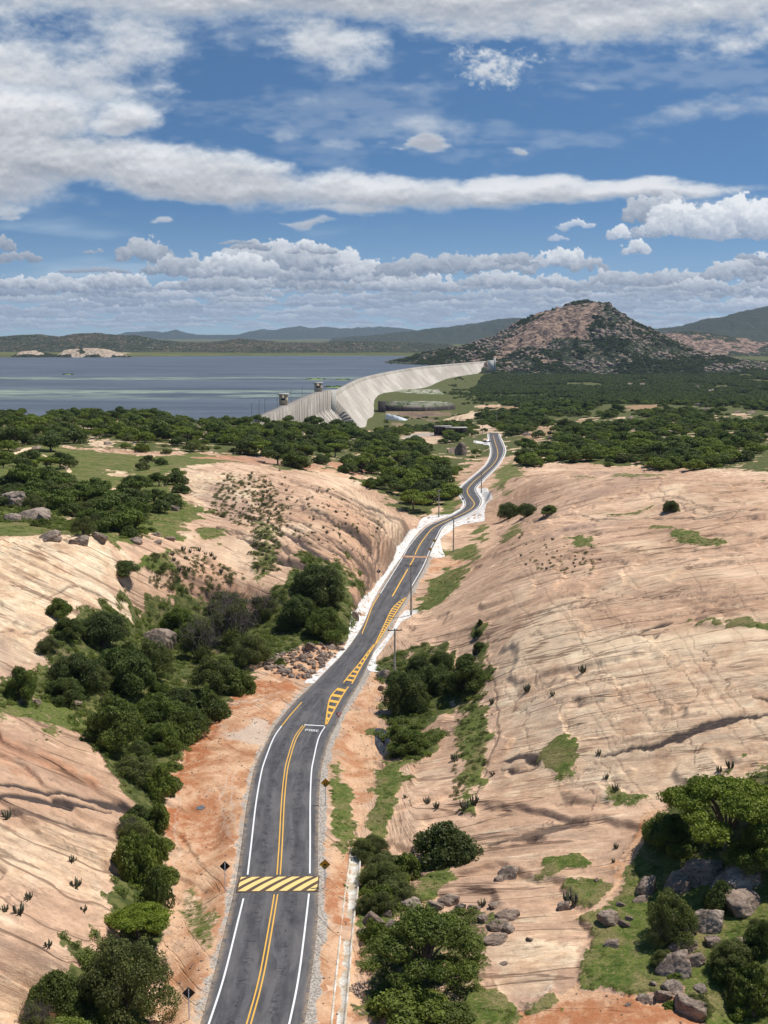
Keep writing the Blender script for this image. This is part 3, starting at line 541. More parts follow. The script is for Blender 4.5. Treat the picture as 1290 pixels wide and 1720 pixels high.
def hill(name, prof, yc, front, back, zbase, zb_front=None, nx=300, ny=90, rock=(), rough=8., speck=.5, mat=None, sharp=1.3, pxstep=None):
    """a ridge: skyline profile given in photo pixels at distance yc, falling away in front and behind"""
    prof = np.array(prof, float); p0, p1 = prof[0, 0], prof[-1, 0]
    us = np.linspace(p0, p1, nx); top = np.interp(us, prof[:, 0], prof[:, 1])
    xs = (us - 645) / FPX * yc * (1 / cp_) * .99
    _, _, zt = P(us, top, 0)[0], 0, 0
    dx, dy, dz = pixdir(us, top); ztop = CAMZ + dz / dy * yc; xw = dx / dy * yc
    ts = np.linspace(-1, 1, ny); yy = np.where(ts < 0, yc + ts * front, yc + ts * back)
    X, Yt = np.meshgrid(xw, ts); Y, _ = np.meshgrid(yy, xw, indexing='ij')
    X = X * (1 + 0 * Y)
    fall = (1 - np.abs(Yt) ** sharp) ; fall = np.clip(fall, 0, 1)
    n = fbm(X / (front * .35), Y / (front * .35), 3, 6, .55) - .5
    nr = np.abs(fbm(X / (front * .10), Y / (front * .12), 7, 6) - .5) * 2.2
    hgt = np.maximum(ztop[None, :] - zbase, 0)
    Z = zbase - 6 * (1 - fall) + hgt * fall + (n * rough * 2 - nr * rough) * np.clip(fall * 1.5, 0, 1) * (1 - .35 * np.exp(-(Yt / .10) ** 2)) * np.clip(hgt / (rough * 3), .15, 1)
    ppx = 645 + FPX * X / (Y * cp_ + (CAMZ - Z) * sp_); ppy = 860 - FPX * (Y * -sp_ * -1 * 0 + ((Z - CAMZ) * cp_ + Y * sp_)) / (Y * cp_ - (Z - CAMZ) * sp_)
    nn = (fbm(X / 40, Y / 40 + Z / 20, 9, 4) - .5) * .35
    r = np.zeros(X.shape)
    for q, v in rock: r = np.maximum(r, inpoly(ppx, ppy, q, .03, nn) * v * (Yt < .05))
    a, b = np.meshgrid(np.arange(ny - 1), np.arange(nx - 1), indexing='ij'); k = (a * nx + b).ravel()
    at = np.stack([r.ravel(), np.full(r.size, speck), r.ravel() * 0, r.ravel() * 0 + 1], 1)
    o = mesh_np(name, np.stack([X, Y, Z], -1).reshape(-1, 3), np.stack([k, k + 1, k + nx + 1, k + nx], 1), mat or m_hill, attrs={'za': at}, smooth=True)
    tag(o, kind='structure'); return X, Y, Z, r
HILL = hill('rocky_hill', [(625,612),(655,606),(700,594),(735,585),(770,582),(800,570),(830,560),(855,548),(880,534),(905,522),(935,513),(960,509),(985,506),(1005,507),(1022,512),(1040,529),(1060,540),(1085,549),(1110,562),(1140,575),(1165,586),(1200,596),(1260,606)],
    2950, 520, 600, -26, nx=520, ny=200, rough=19., speck=1.2, sharp=1.25,
    rock=[([(838,583),(852,565),(868,550),(890,533),(915,520),(945,513),(1000,512),(1008,527),(1000,545),(985,560),(985,572),(960,562),(935,566),(925,580),(905,590),(885,583),(860,592)], 1),
          ([(820,605),(835,590),(850,580),(860,590),(845,605),(850,612),(825,612)], .8), ([(905,600),(925,598),(935,612),(910,618)], .8), ([(790,606),(815,600),(812,612),(785,612)], .6), ([(700,600),(730,596),(735,604),(705,606)], .5), ([(1020,585),(1060,590),(1050,612),(1030,612)], .4), ([(985,560),(1015,590),(1000,600),(975,590)],.4)])
hill('quarry_hill', [(1060,590),(1080,572),(1100,561),(1130,556),(1165,553),(1200,560),(1240,566),(1290,572),(1400,575)], 4200, 420, 400, -12, nx=160, ny=60, rough=14, speck=.8, sharp=1.1,
    rock=[([(1105,560),(1150,560),(1200,572),(1290,572),(1290,585),(1240,590),(1220,596),(1180,596),(1150,583),(1120,572)], 1.2)])
hill('shore_hills', [(-300,570),(-100,568),(0,565),(55,562),(100,567),(130,562),(160,559),(200,563),(235,564),(262,571),(330,575),(375,572),(400,569),(430,573),(500,576),(580,573),(640,575),(720,576),(760,578)], 4900, 700, 900, -4, nx=500, ny=70, rough=13, speck=1.0,
    rock=[([(60,562),(200,560),(215,574),(95,578)], .42), ([(0,578),(120,576),(180,585),(0,590)], .4), ([(330,568),(480,572),(600,578),(700,585),(500,590),(250,588)], .42), ([(350,570),(400,566),(400,574)], .5)])
m_pale = None
hill('pale_rock_hill', [(20,598),(36,590),(58,588),(75,592),(98,596),(108,588),(130,585),(160,584),(182,587),(200,592),(218,598)], 3650, 60, 80, -9, nx=200, ny=40, rough=2.5, speck=.3, rock=[([(100,584),(200,584),(215,597),(103,597)], 1.4), ([(32,586),(62,586),(66,593),(32,593)], 1.2)], mat=mat_hill('pale_hill_cover', 2))
hill('blue_hills', [(560,568),(620,562),(660,557),(700,553),(735,549),(760,546),(800,540),(830,535),(870,531),(900,533),(960,540),(1020,552),(1060,560),(1100,566)], 9500, 1500, 1500, 0, nx=200, ny=40, rough=40, speck=.35)
hill('wooded_hills', [(1060,558),(1080,550),(1110,548),(1150,545),(1165,540),(1190,534),(1215,530),(1240,524),(1265,519),(1290,515),(1340,512),(1420,520),(1500,530)], 7800, 1300, 1300, -5, nx=240, ny=50, rough=30, speck=.3)
hill('distant_mountains', [(195,562),(215,557),(240,556),(260,554),(275,556),(295,552),(310,557),(330,561),(400,562),(420,556),(440,552),(455,554),(480,549),(505,547),(520,551),(545,548),(570,552),(600,551),(640,548),(680,552),(720,556),(760,562)], 17500, 1500, 1500, 0, nx=260, ny=20, rough=40, speck=.1)
# ------------------------------------------------------------------ road surface and markings
ma, nt, g = new_mat('asphalt'); pos = g.obj(); uvn = g.sep(g.attr('ru'))
lv = g.comb(g.m('MULTIPLY', uvn[0], 3.0), g.m('MULTIPLY', uvn[1], .05), 0.0)
n1 = g.noise(lv, 3.0, 6, .7, .6); n2 = g.noise(pos, .18, 5, .6); n3 = g.noise(pos, 9.0, 3, .7); n5 = g.noise(pos, 1.1, 5, .7, 1.2)
wh = g.ss(g.m('ABSOLUTE', g.m('SUBTRACT', g.m('ABSOLUTE', g.m('SUBTRACT', uvn[0], .5)), .2)), .12, .0)
c = g.mix(g.ss(n1, .35, .65), (.062, .059, .062), (.13, .122, .12)); c = g.mix(g.ss(n2, .45, .65, 0, .5), c, (.15, .138, .13))
c = g.mix(g.ss(g.m('ABSOLUTE', g.m('SUBTRACT', g.m('ABSOLUTE', g.m('SUBTRACT', uvn[0], .5)), .22)), .07, .02, 0, .38), c, (.05, .048, .05)); c = g.mix(g.m('MULTIPLY', g.ss(g.m('ABSOLUTE', g.m('SUBTRACT', uvn[0], .5)), .43, .5), g.ss(n5, .35, .6)), c, (.30, .22, .15))
c = g.mix(g.m('MULTIPLY', wh, g.ss(n5, .5, .62)), c, (.038, .036, .040)); c = g.mix(g.ss(n3, .5, .7, 0, .4), c, (.15, .14, .135))
finish(nt, c, .82, n3, .25, .02, spec=.3)
def paint_mat(name, col, col2, wear=.5):
    m, nt, g = new_mat(name); pos = g.pos(); n = g.noise(pos, 2.5, 6, .75, .4)
    finish(nt, g.mix(g.ss(n, .42 - .1 * (1 - wear), .36, 0, wear), col, col2), .6, n, .1, .01); return m
m_white = paint_mat('white_paint', (.80, .79, .76), (.35, .33, .31)); m_yellow = paint_mat('yellow_paint', (.80, .44, .07), (.25, .17, .08), .5)
m_cream = paint_mat('cream_paint', (.84, .60, .22), (.6, .42, .16), .5)
def ribbon(name, L, R, dz, mat, parent=None, nw=1, crown=0.0, kind=None):
    n = len(L); V = []; U = []; ln = np.concatenate([[0], np.cumsum(np.linalg.norm(np.diff((L + R)[:, :2] / 2, axis=0), axis=1))])
    for j in range(nw + 1):
        t = j / nw; q = L * (1 - t) + R * t; q = q.copy(); q[:, 2] += dz + crown * (1 - (2 * t - 1) ** 2); V.append(q)
        U.append(np.stack([np.full(n, t), ln, ln * 0, ln * 0 + 1], 1))
    V = np.concatenate(V); U = np.concatenate(U); a, b = np.meshgrid(np.arange(nw), np.arange(n - 1), indexing='ij'); k = (a * n + b).ravel()
    o = mesh_np(name, V, np.stack([k, k + n, k + n + 1, k + 1], 1), mat, parent, attrs={'ru': U})
    if kind: o['kind'] = kind
    return o
road = ribbon('road', RL, RR, 0.0, ma, nw=6, crown=.05, kind='structure')
cum = np.concatenate([[0], np.cumsum(np.linalg.norm(np.diff(RC[:, :2], axis=0), axis=1))])
def fr(t, i0=0, i1=None): return RL[i0:i1] * (1 - t) + RR[i0:i1] * t
def crownz(t): return .05 * (1 - (2 * t - 1) ** 2)
def iy(y): return int(np.abs(RC[:, 1] - y).argmin())
def py2y(py): return float(Proad([645], [py])[0, 1])
def mline(name, px, w, mat, dz=.0, n=6, off=0.0):          # painted line along photo pixels lying on the road
    px = np.array(px, float); c = smooth_poly(catmull(Proad(px[:, 0], px[:, 1]), n), 3)
    t = np.gradient(c[:, :2], axis=0); t /= np.linalg.norm(t, axis=1)[:, None]; nrm = np.stack([-t[:, 1], t[:, 0], t[:, 0] * 0], 1)
    c = c + nrm * off
    return ribbon(name, c + nrm * w / 2, c - nrm * w / 2, .062 + dz, mat, road)
CY = [(418,1720),(401,1790)]
cent_near_up = [(398,1790),(418,1720),(438,1647),(453.6,1563),(463.6,1503)]
cent_near_dn = [(468,1470),(472,1410),(475,1349),(480,1298),(485,1275),(496,1240),(510.5,1219)]
for seg in (cent_near_up, cent_near_dn):
    for s in (-.17, .17): mline('centre_line', seg, .13, m_yellow, off=s)
mline('edge_line', [(328,1790),(351,1720),(375,1647),(396,1563),(409,1510)], .17, m_white); mline('edge_line', [(470,1790),(486,1720),(501,1647),(512,1563),(519,1502)], .17, m_white)
mline('edge_line', [(416,1470),(423,1410),(430,1349),(439,1298),(446,1275),(459.5,1240),(473,1220)], .17, m_white); mline('edge_line', [(520.5,1468),(521,1410),(521,1349),(523,1298),(527,1275),(535,1240),(546,1221)], .17, m_white)
mline('edge_line', [(473,1220),(490,1199),(507,1180)], .17, m_yellow)
mline('edge_line', [(608,1065),(617,1042),(626,1018),(637,1000)], .17, m_yellow)
mline('centre_line', [(659,1002),(672,979),(685,956)], .3, m_yellow); mline('centre_line', [(688,951),(696,937)], .3, m_yellow)
mline('centre_line', [(697,932),(702,921),(710,908),(725,889),(738,881),(753,874),(771.6,865.6),(790,856),(797,847),(793,839.5),(786,830),(785,822.5),(790,815),(798,807),(809,798),(818,790),(827,782),(835,770),(836,758),(832,744.6),(828,731)], .26, m_yellow)
def along(t, y0, y1, w, mat, name='edge_line'):
    i0, i1 = iy(y0), iy(y1); c = fr(t, i0, i1).copy(); hw = RHW[i0:i1]; d = (RR - RL)[i0:i1]; d[:, 2] = 0; d /= np.linalg.norm(d, axis=1)[:, None]
    t_ = np.gradient(c[:, :2], axis=0); t_ /= np.linalg.norm(t_, axis=1)[:, None]; nr = np.stack([-t_[:, 1], t_[:, 0], t_[:, 0] * 0], 1)
    return ribbon(name, c + nr * w / 2, c - nr * w / 2, .062, mat, road)
along(.05, py2y(998), 2000, .17, m_white); along(.93, py2y(985), 2000, .2, m_white)
# hatched islands
def quad_on_road(name, pxs, mat, dz=.064):
    c = Proad(np.array([p[0] for p in pxs], float), np.array([p[1] for p in pxs], float)); c[:, 2] += dz
    return mesh_np(name, c, [[0, 1, 2, 3]], mat, road)
def hatch(left, right, n, skew, y_lo, y_hi):
    lw = np.array(left, float); rw = np.array(right, float)
    mline('hatch_border', left, .2, m_yellow, .002, 2); mline('hatch_border', right, .2, m_yellow, .002, 2)
    v = []; f = []
    fx = lambda A, y: np.interp(-y, -A[:, 1], A[:, 0])
    for k in range(n):
        y = y_lo + (y_hi - y_lo) * (k + .6) / n; h = (y_hi - y_lo) / n * .2
        q = [(fx(lw, y + h) , y + h), (fx(rw, y + h + skew), y + h + skew), (fx(rw, y - h + skew), y - h + skew), (fx(lw, y - h), y - h)]
        c = Proad(np.array([p[0] for p in q]), np.array([p[1] for p in q])); c[:, 2] += .058; b = len(v); v += list(c); f.append([b, b + 1, b + 2, b + 3])
    mesh_np('hatch_bars', np.array(v), f, m_yellow, road)
hatch([(547,1218),(549,1200),(552,1180),(555,1168),(568,1156)], [(548,1218),(556,1203),(566,1185),(576,1167),(585,1154)], 6, 3, 1212, 1154)
hatch([(577,1147),(590,1130),(603,1116),(616,1098),(628,1083)], [(591,1149),(600,1133),(608,1117),(618,1101),(630,1083)], 8, 2, 1146, 1090)
hatch([(630,1083),(642,1058),(650,1040),(657,1023),(668,1012),(681,1004)], [(631,1083),(645,1063),(656,1043),(668,1024),(675,1014),(682,1004)], 17, 2, 1070, 1006)
# PARE lettering and stop line
quad_on_road('stop_line', [(511,1218.6),(545,1220.6),(545.3,1219.4),(511,1217.4)], m_white)
def letters(px0, px1, py0, py1):
    sh = {'P': [(0,0,.2,1),(0,.85,1,1),(.8,.45,1,1),(0,.42,1,.57)], 'A': [(0,0,.2,1),(.8,0,1,1),(0,.85,1,1),(0,.42,1,.57)], 'R': [(0,0,.2,1),(0,.85,1,1),(.8,.5,1,1),(0,.42,1,.57),(.62,0,.85,.45)], 'E': [(0,0,.2,1),(0,.85,1,1),(0,.42,.8,.57),(0,0,1,.15)]}
    v = []; f = []
    for i, ch in enumerate('PARE'):
        for (a, b, c_, d) in sh[ch]:
            q = []
            for (s, t) in ((a, b), (c_, b), (c_, d), (a, d)):
                fx_ = (i + s * .74) / 4; q.append((px0 + (px1 - px0) * fx_ + (t - .5) * 1.2, py0 + (py1 - py0) * t + fx_ * 2))
            c = Proad(np.array([p[0] for p in q]), np.array([p[1] for p in q])); c[:, 2] += .066 + .001 * len(f); k = len(v); v += list(c); f.append([k, k + 1, k + 2, k + 3])
    mesh_np('lettering', np.array(v), f, m_white, road)
letters(513, 537, 1228.5, 1225)
# speed humps
def hump(pxy, w_m, depth, mat_base, stripe, label, thick=.1):
    q = Proad(np.array([p[0] for p in pxy], float), np.array([p[1] for p in pxy], float)); c = q.mean(0)
    d = q[1] - q[0]; ang = math.atan2(d[1], d[0]); W_ = np.linalg.norm(d[:2]); r = empty('speed_hump', tuple(c), ang, label, 'speed hump')
    nx_, ny_ = 60, 14; v = []; top = lambda s: thick * (1 - (2 * s - 1) ** 2) + .055
    for j in range(ny_ + 1):
        for i in range(nx_ + 1): v.append(((i / nx_ - .5) * W_, (j / ny_ - .5) * depth, top(j / ny_)))
    f = [(j * (nx_ + 1) + i, j * (nx_ + 1) + i + 1, (j + 1) * (nx_ + 1) + i + 1, (j + 1) * (nx_ + 1) + i) for j in range(ny_) for i in range(nx_)]
    mesh_np('hump_body', v, f, mat_base, r)
    if stripe:
        n = 7; v = []; f = []; sk = 2.05; pitch = W_ / 6.0
        fr0, fr1 = .05, .95
        for k in range(-3, n + 1):
            x0 = -W_ / 2 + k * pitch
            for j in range(12):
                s0 = fr0 + (fr1 - fr0) * j / 12; s1 = fr0 + (fr1 - fr0) * (j + 1) / 12
                xs = [x0 + s0 * sk * pitch, x0 + s0 * sk * pitch + pitch * .58, x0 + s1 * sk * pitch + pitch * .58, x0 + s1 * sk * pitch]
                xs = [min(max(x, -W_ / 2 + .15), W_ / 2 - .15) for x in xs]
                if xs[1] - xs[0] < .02 and xs[2] - xs[3] < .02: continue
                b = len(v); v += [(xs[0], (s0 - .5) * depth, top(s0) + .008), (xs[1], (s0 - .5) * depth, top(s0) + .008), (xs[2], (s1 - .5) * depth, top(s1) + .008), (xs[3], (s1 - .5) * depth, top(s1) + .008)]
                f.append((b, b + 1, b + 2, b + 3))
        mesh_np('warning_stripes', v, f, m_cream, r)
    return r
md, nt, g = new_mat('hump_asphalt'); finish(nt, g.mix(g.noise(g.pos(), 3, 4, .6), (.085, .055, .035), (.12, .085, .06)), .8)
mo, nt, g = new_mat('worn_orange_paint'); n = g.noise(g.pos(), .9, 5, .7); finish(nt, g.mix(g.ss(n, .4, .6), (.30, .16, .10), (.52, .30, .17)), .8)
hump([(399.5,1486),(536,1485)], 8, 3.5, md, True, 'speed hump with cream diagonal stripes across the near road')
hump([(675,935),(721,936)], 8, 2.6, mo, False, 'worn orange speed hump across the road by the dome', .08)
# ------------------------------------------------------------------ simple materials
def plain(name, c1, c2=None, scale=3.0, rough=.7, metallic=0.0, spec=.3, bump=.1):
    m, nt, g = new_mat(name); n = g.noise(g.obj(), scale, 5, .65); c2 = c2 or tuple(x * .8 for x in c1)
    finish(nt, g.mix(g.ss(n, .38, .62), c2, c1), rough, n, bump, .02, metallic=metallic, spec=spec); return m
m_conc = plain('pale_concrete', (.72, .69, .63), (.50, .46, .40), 1.2, .85)
m_shot = plain('white_shotcrete', (.82, .80, .76), (.62, .57, .51), 1.1, .85, bump=.8)
m_pole = plain('weathered_concrete', (.19, .165, .14), (.10, .088, .075), 2.0)
m_metal = plain('galvanised_metal', (.42, .42, .42), (.3, .3, .31), 4, .45, .6)
m_black = plain('black_sign_back', (.014, .014, .016), (.02, .02, .02), 4, .5)
m_sy = plain('yellow_sign_face', (.62, .33, .02), (.5, .26, .02), 2, .4)
m_red = plain('red_sign_border', (.55, .03, .03), (.45, .03, .03), 3, .4)
m_wsign = plain('white_sign_face', (.8, .8, .8), (.7, .7, .7), 3, .4)
m_porc = plain('insulator', (.35, .3, .26), None, 9, .3)
m_rust = plain('rusty_steel', (.06, .045, .04), (.03, .025, .025), 1, .8)
m_roof = plain('pale_sheet_roof', (.6, .55, .5), (.35, .3, .27), 1, .7)
# ------------------------------------------------------------------ draped concrete aprons
def drape(name, pts, mat, off, soft=0.0, step=.0006, rag=.12, lift=0.0):
    uv = toUV(pts); us = np.arange(uv[:, 0].min(), uv[:, 0].max() + step, step); vs = np.arange(uv[:, 1].min(), uv[:, 1].max() + step * 2, step * 2.2)
    u, v = np.meshgrid(us, vs); d = sdist(u, v, uv) + (fbm(u * 300, v * 300, 4, 3) - .5) * .006 * rag
    y = np.exp(v); x = u * y; z = Hat(u, v); bump_ = (fbm(x / .8, y / .8, 3, 3) - .5) * .22
    z = z + off + bump_ * sstep(d, 0, .003) + lift * sstep(d, 0, .002)
    x = x; n0, n1 = u.shape; a, b = np.meshgrid(np.arange(n0 - 1), np.arange(n1 - 1), indexing='ij'); k = (a * n1 + b).ravel()
    keep = (d.ravel()[k] > 0) & (d.ravel()[k + 1] > 0) & (d.ravel()[k + n1] > 0) & (d.ravel()[k + n1 + 1] > 0); k = k[keep]
    F = np.stack([k, k + 1, k + n1 + 1, k + n1], 1); us_, inv = np.unique(F, return_inverse=True)
    return mesh_np(name, np.stack([x, y, z], -1).reshape(-1, 3)[us_], inv.reshape(F.shape), mat, smooth=True)
def zz(sx, sy, s, L): return [(sx + a / s, sy + b / s) for a, b in L]
Z3 = lambda L: zz(440, 1080, 5.375, L); Z4 = lambda L: zz(540, 900, 5.375, L); Z5 = lambda L: zz(660, 700, 5.375, L)
ap = [('white concrete drain strip between the rubble and the left road edge', Z3([(365,362),(480,368),(745,90),(700,75),(530,230)])),
      ('long ragged white concrete apron along the left road edge below the striped dome', Z4([(20,1170),(110,1175),(330,925),(395,780),(455,610),(520,490),(640,310),(715,205),(775,100),(850,0),(790,0),(740,40),(670,90),(690,160),(560,345),(430,500),(335,600),(312,665),(262,690),(250,780),(240,930),(200,1010)])),
      ('white concrete bank inside the left bend beside the tall pole', Z5([(85,1285),(160,1130),(235,1040),(300,985),(390,945),(520,893),(600,850),(650,800),(640,780),(600,835),(540,868),(430,882),(330,888),(250,922),(190,1010),(85,1120),(25,1165),(32,1195),(0,1290)])),
      ('white concrete wedge between the right road edge and the lower dome', Z4([(395,1182),(470,1050),(590,905),(645,830),(695,735),(755,668),(870,665),(882,682),(830,712),(720,785),(640,905),(540,1050),(500,1100),(490,1150),(520,1180),(560,1215),(500,1235),(430,1225)])),
      ('white concrete bank along the right road edge above the worn hump', Z5([(330,1240),(390,1110),(425,1020),(520,965),(650,905),(740,860),(800,815),(812,790),(760,700),(735,665),(760,640),(860,648),(905,742),(850,780),(830,865),(832,942),(720,962),(640,972),(560,1002),(490,1055),(432,1105),(440,1180),(475,1255),(400,1278),(345,1275)]))]
for lab, q in ap: tag(drape('concrete_apron', q, m_shot, .03), lab, 'concrete apron')
# curved white road by the sheds
# gutters along the far road
def gutter(side, y0, y1, lab):
    i0, i1 = iy(y0), iy(y1); e = (RL if side < 0 else RR)[i0:i1].copy(); o = (RL - RR)[i0:i1] * (1 if side < 0 else -1); o[:, 2] = 0; o /= np.linalg.norm(o, axis=1)[:, None]
    a, b = e + o * .12, e + o * .75; L_, R_ = (b, a) if side < 0 else (a, b)
    q = ribbon('concrete_gutter', L_, R_, .04, m_shot, None, nw=2); tag(q, lab, 'gutter')
gutter(-1, py2y(868), 2000, 'thin white gutter line along the left edge of the far bends')
gutter(1, py2y(935), 2000, 'thin white gutter line along the right edge of the far bends')
# concrete channel right of the road
CHL = np.array([(1790,549,572),(1720,557,580),(1640,565,587),(1563,573,592.5),(1500,580,601),(1480,583,603),(1450,587,605),(1425,590,606.5)], float)
h1 = hit(CHL[:, 1], CHL[:, 0]); h2 = hit(CHL[:, 2], CHL[:, 0]); h1 = catmull(h1, 5); h2 = catmull(h2, 5); zt = (Hxy(h1[:, 0], h1[:, 1]) + Hxy(h2[:, 0], h2[:, 1])) / 2; zt = smooth_poly(zt[:, None].copy(), 20)[:, 0] + .22
v = []; f = []
prof = [(-.10, -.6), (-.10, 0), (.0, .02), (.12, -.16), (.88, -.2), (.97, .1), (1.07, .1), (1.07, -.6)]
for i in range(len(h1)):
    for t, dz in prof: p = h1[i] * (1 - t) + h2[i] * t; v.append((p[0], p[1], zt[i] + dz))
n = len(prof)
for i in range(len(h1) - 1):
    for j in range(n - 1): f.append((i * n + j, i * n + j + 1, (i + 1) * n + j + 1, (i + 1) * n + j))
mch, nt, g = new_mat('channel_concrete'); q = g.noise(g.pos(), .7, 6, .7); q2 = g.noise(g.pos(), 5, 4, .7)
finish(nt, g.mix(g.ss(q2, .5, .35, 0, .6), g.mix(g.ss(q, .4, .6), (.50, .40, .27), (.74, .70, .62)), (.3, .22, .15)), .85, q2, .5, .03)
tag(mesh_np('drainage_channel', v, f, mch), 'narrow pale concrete drainage channel right of the near road', 'drainage channel')
tag(drape('culvert_slab', [(629,1224),(646,1227),(662,1256),(664,1275),(646,1273),(630,1250)], plain('dark_wet_slab', (.045, .05, .062), (.03, .03, .036), 1, .4), .12, rag=0), 'dark wet culvert slab in the ditch beside the round bright tree', 'culvert')
tag(drape('puddle', [(329,1355),(340,1352),(347,1357),(338,1363),(330,1361)], plain('puddle_water', (.16, .17, .18), None, 2, .15), .05, rag=0), 'small grey puddle on the orange bank', 'puddle')
# ------------------------------------------------------------------ dam
mdm, nt, g = new_mat('dam_concrete'); A = g.sep(g.attr('ru')); s_, h_, k_ = A[0], A[1], A[2]
st = g.noise(g.comb(g.m('MULTIPLY', s_, .22), g.m('MULTIPLY', h_, .03), 0), 1.0, 6, .7); big = g.noise(g.comb(g.m('MULTIPLY', s_, .012), g.m('MULTIPLY', h_, .03), 0), 1.0, 4, .6)
jl = g.m('FRACT', g.m('MULTIPLY', s_, 1 / 22.0)); jt = g.ss(g.m('ABSOLUTE', g.m('SUBTRACT', jl, .5)), .485, .497)
hl = g.m('FRACT', g.m('MULTIPLY', h_, 1 / 3.2)); ht = g.ss(hl, .12, .02)
c = g.mix(g.ss(big, .4, .62), (.43, .38, .31), (.60, .54, .45)); c = g.mix(g.ss(st, .50, .64, 0, .65), c, (.27, .22, .17))
c = g.mix(g.m('MULTIPLY', g.m('MAXIMUM', jt, ht), .5), c, (.33, .29, .25))
c = g.mix(g.m('MULTIPLY', g.m('MULTIPLY', k_, g.ss(g.noise(g.comb(g.m('MULTIPLY', s_, .3), g.m('MULTIPLY', h_, .01), 0), 1.0, 3, .6), .45, .55)), .9), c, (.12, .10, .09))
finish(nt, c, .85, st, .3, .3)
def dam_section(name, px, zc, parent, vert, base, stain_shade, w=3.2, nz=None):
    pts = np.array([P(a, b, zc) for a, b in px]); pts = catmull(pts, 10); t = np.gradient(pts[:, :2], axis=0); t /= np.linalg.norm(t, axis=1)[:, None]
    nr = np.stack([t[:, 1], -t[:, 0]], 1); s = np.concatenate([[0], np.cumsum(np.linalg.norm(np.diff(pts[:, :2], axis=0), axis=1))])
    pr = [(-w, zc - 30), (-w, zc), (w, zc), (w + .01, zc - vert)]; o = w; z = zc - vert
    while z > base: pr += [(o + 1.9, z - 3.0), (o + 2.6, z - 3.05)]; o += 2.6; z -= 3.05
    V = []; U = []
    for i in range(len(pts)):
        for (a, b) in pr:
            V.append((pts[i, 0] + nr[i, 0] * a, pts[i, 1] + nr[i, 1] * a, b)); U.append((s[i], zc - b, stain_shade if zc - b < vert + 14 else stain_shade * .25, 1))
    n = len(pr); F = [(i * n + j, (i + 1) * n + j, (i + 1) * n + j + 1, i * n + j + 1) for i in range(len(pts) - 1) for j in range(n - 1)]
    for e in (0, len(pts) - 1):
        for j in range(0, n - 2): F.append((e * n, e * n + j + 1, e * n + j + 2, e * n + j + 2))
    F4 = [q for q in F if len(set(q)) == 4]; F3 = [q[:3] for q in F if len(set(q)) == 3]
    b0 = len(V); 
    for q in F3:                                     # end walls as thin quads
        m_ = tuple((np.array(V[q[0]]) + np.array(V[q[2]])) / 2); V.append(m_); U.append(U[q[0]]); F4.append((q[0], q[1], q[2], len(V) - 1))
    return mesh_np(name, V, F4, mdm, parent, attrs={'ru': np.array(U)}), pts, nr
dam = empty('dam', tuple(P(554, 655, 0)), 0, 'long curved pale concrete dam between the lake and the green valley', 'dam')
IM = Vector(dam.location)
def under(o, parent=dam):
    o.parent = parent; o.matrix_parent_inverse.identity(); o.location = -IM if parent is dam else (0, 0, 0)
o, p1, n1 = dam_section('gate_section', [(425,704),(440,698),(455,692),(483,680),(510,668),(535,658.5),(554,655)], 4.5, None, 17, -46, 1.0); under(o)
o, p2, n2 = dam_section('spillway_face', [(556,661),(575,650),(600,637.5),(620,631.5),(640,627),(670,621.3),(700,616.8),(730,613.5),(760,611),(790,608.5),(817,606.5)], 1.0, None, 2.5, -44, .15, 2.2); under(o)
def dam_part(name, M, mat): o = M.build(name, mat); under(o); return o
B = MB(); i = len(p1) - 1
for k in (0,): B.box(p1[-1][0] - 4, p1[-1][1] - 6, -30, p1[-1][0] + 6, p1[-1][1] + 2, 4.6)
dam_part('end_pier', B, m_conc)
B = MB(); px_, py_, _ = P(823, 606, 4); B.box(px_ - 4, py_ - 4, -20, px_ + 8, py_ + 8, 5); B.box(px_ + 8, py_ - 2, -20, px_ + 12, py_ + 8, 10); dam_part('abutment_wall', B, m_conc)
for k, (a, b) in enumerate(((483, 680), (540, 657.5))):
    x, y, _ = P(a, b, 4.5); w = 3.0 if k == 0 else 3.4; d = empty('gate_tower', (x - 3, y, 4.4), 0, ('boxy gate tower on the dam crest nearer the camera', 'boxy gate tower on the dam crest beside the spillway step')[k], 'tower', 'gate towers on the dam crest')
    B = MB(); B.box(-w, -3, 0, w, 3, 7.5); B.build('walls', plain('tower_render', (.78, .62, .42), (.66, .5, .34), .5), d)
    B = MB(); B.box(-w - .9, -3.9, 7.5, w + .9, 3.9, 8.5); B.build('flat_roof', m_conc, d)
    B = MB(); B.box(-1.5, -3.06, 3.6, 1.5, -3.003, 5.2); B.build('window', m_black, d)
# lamp posts on the crest
lp = None
for k in range(7):
    i = int((k + .5) / 7 * (len(p1) - 8)); x, y = p1[i][0] - 2.4, p1[i][1]
    if lp is None:
        lp = empty('lamp_post', (x, y, 4.5), 0, 'thin lamp post standing on the dam crest', 'lamp post', 'lamp posts along the dam crest')
        B = MB(); B.tube([(0, 0, 0), (0, 0, 9)], [.16, .1], 6); B.build('post', m_rust, lp)
        B = MB(); B.tube([(0, 0, 9), (.7, 0, 9.2)], [.08, .07], 5); B.box(.6, -.15, 9.1, 1.1, .15, 9.25); B.build('lamp_arm', m_rust, lp)
    else:
        r = lp.copy(); C.objects.link(r); r.location = (x, y, 4.5)
        for ch in list(lp.children): c_ = ch.copy(); C.objects.link(c_); c_.parent = r
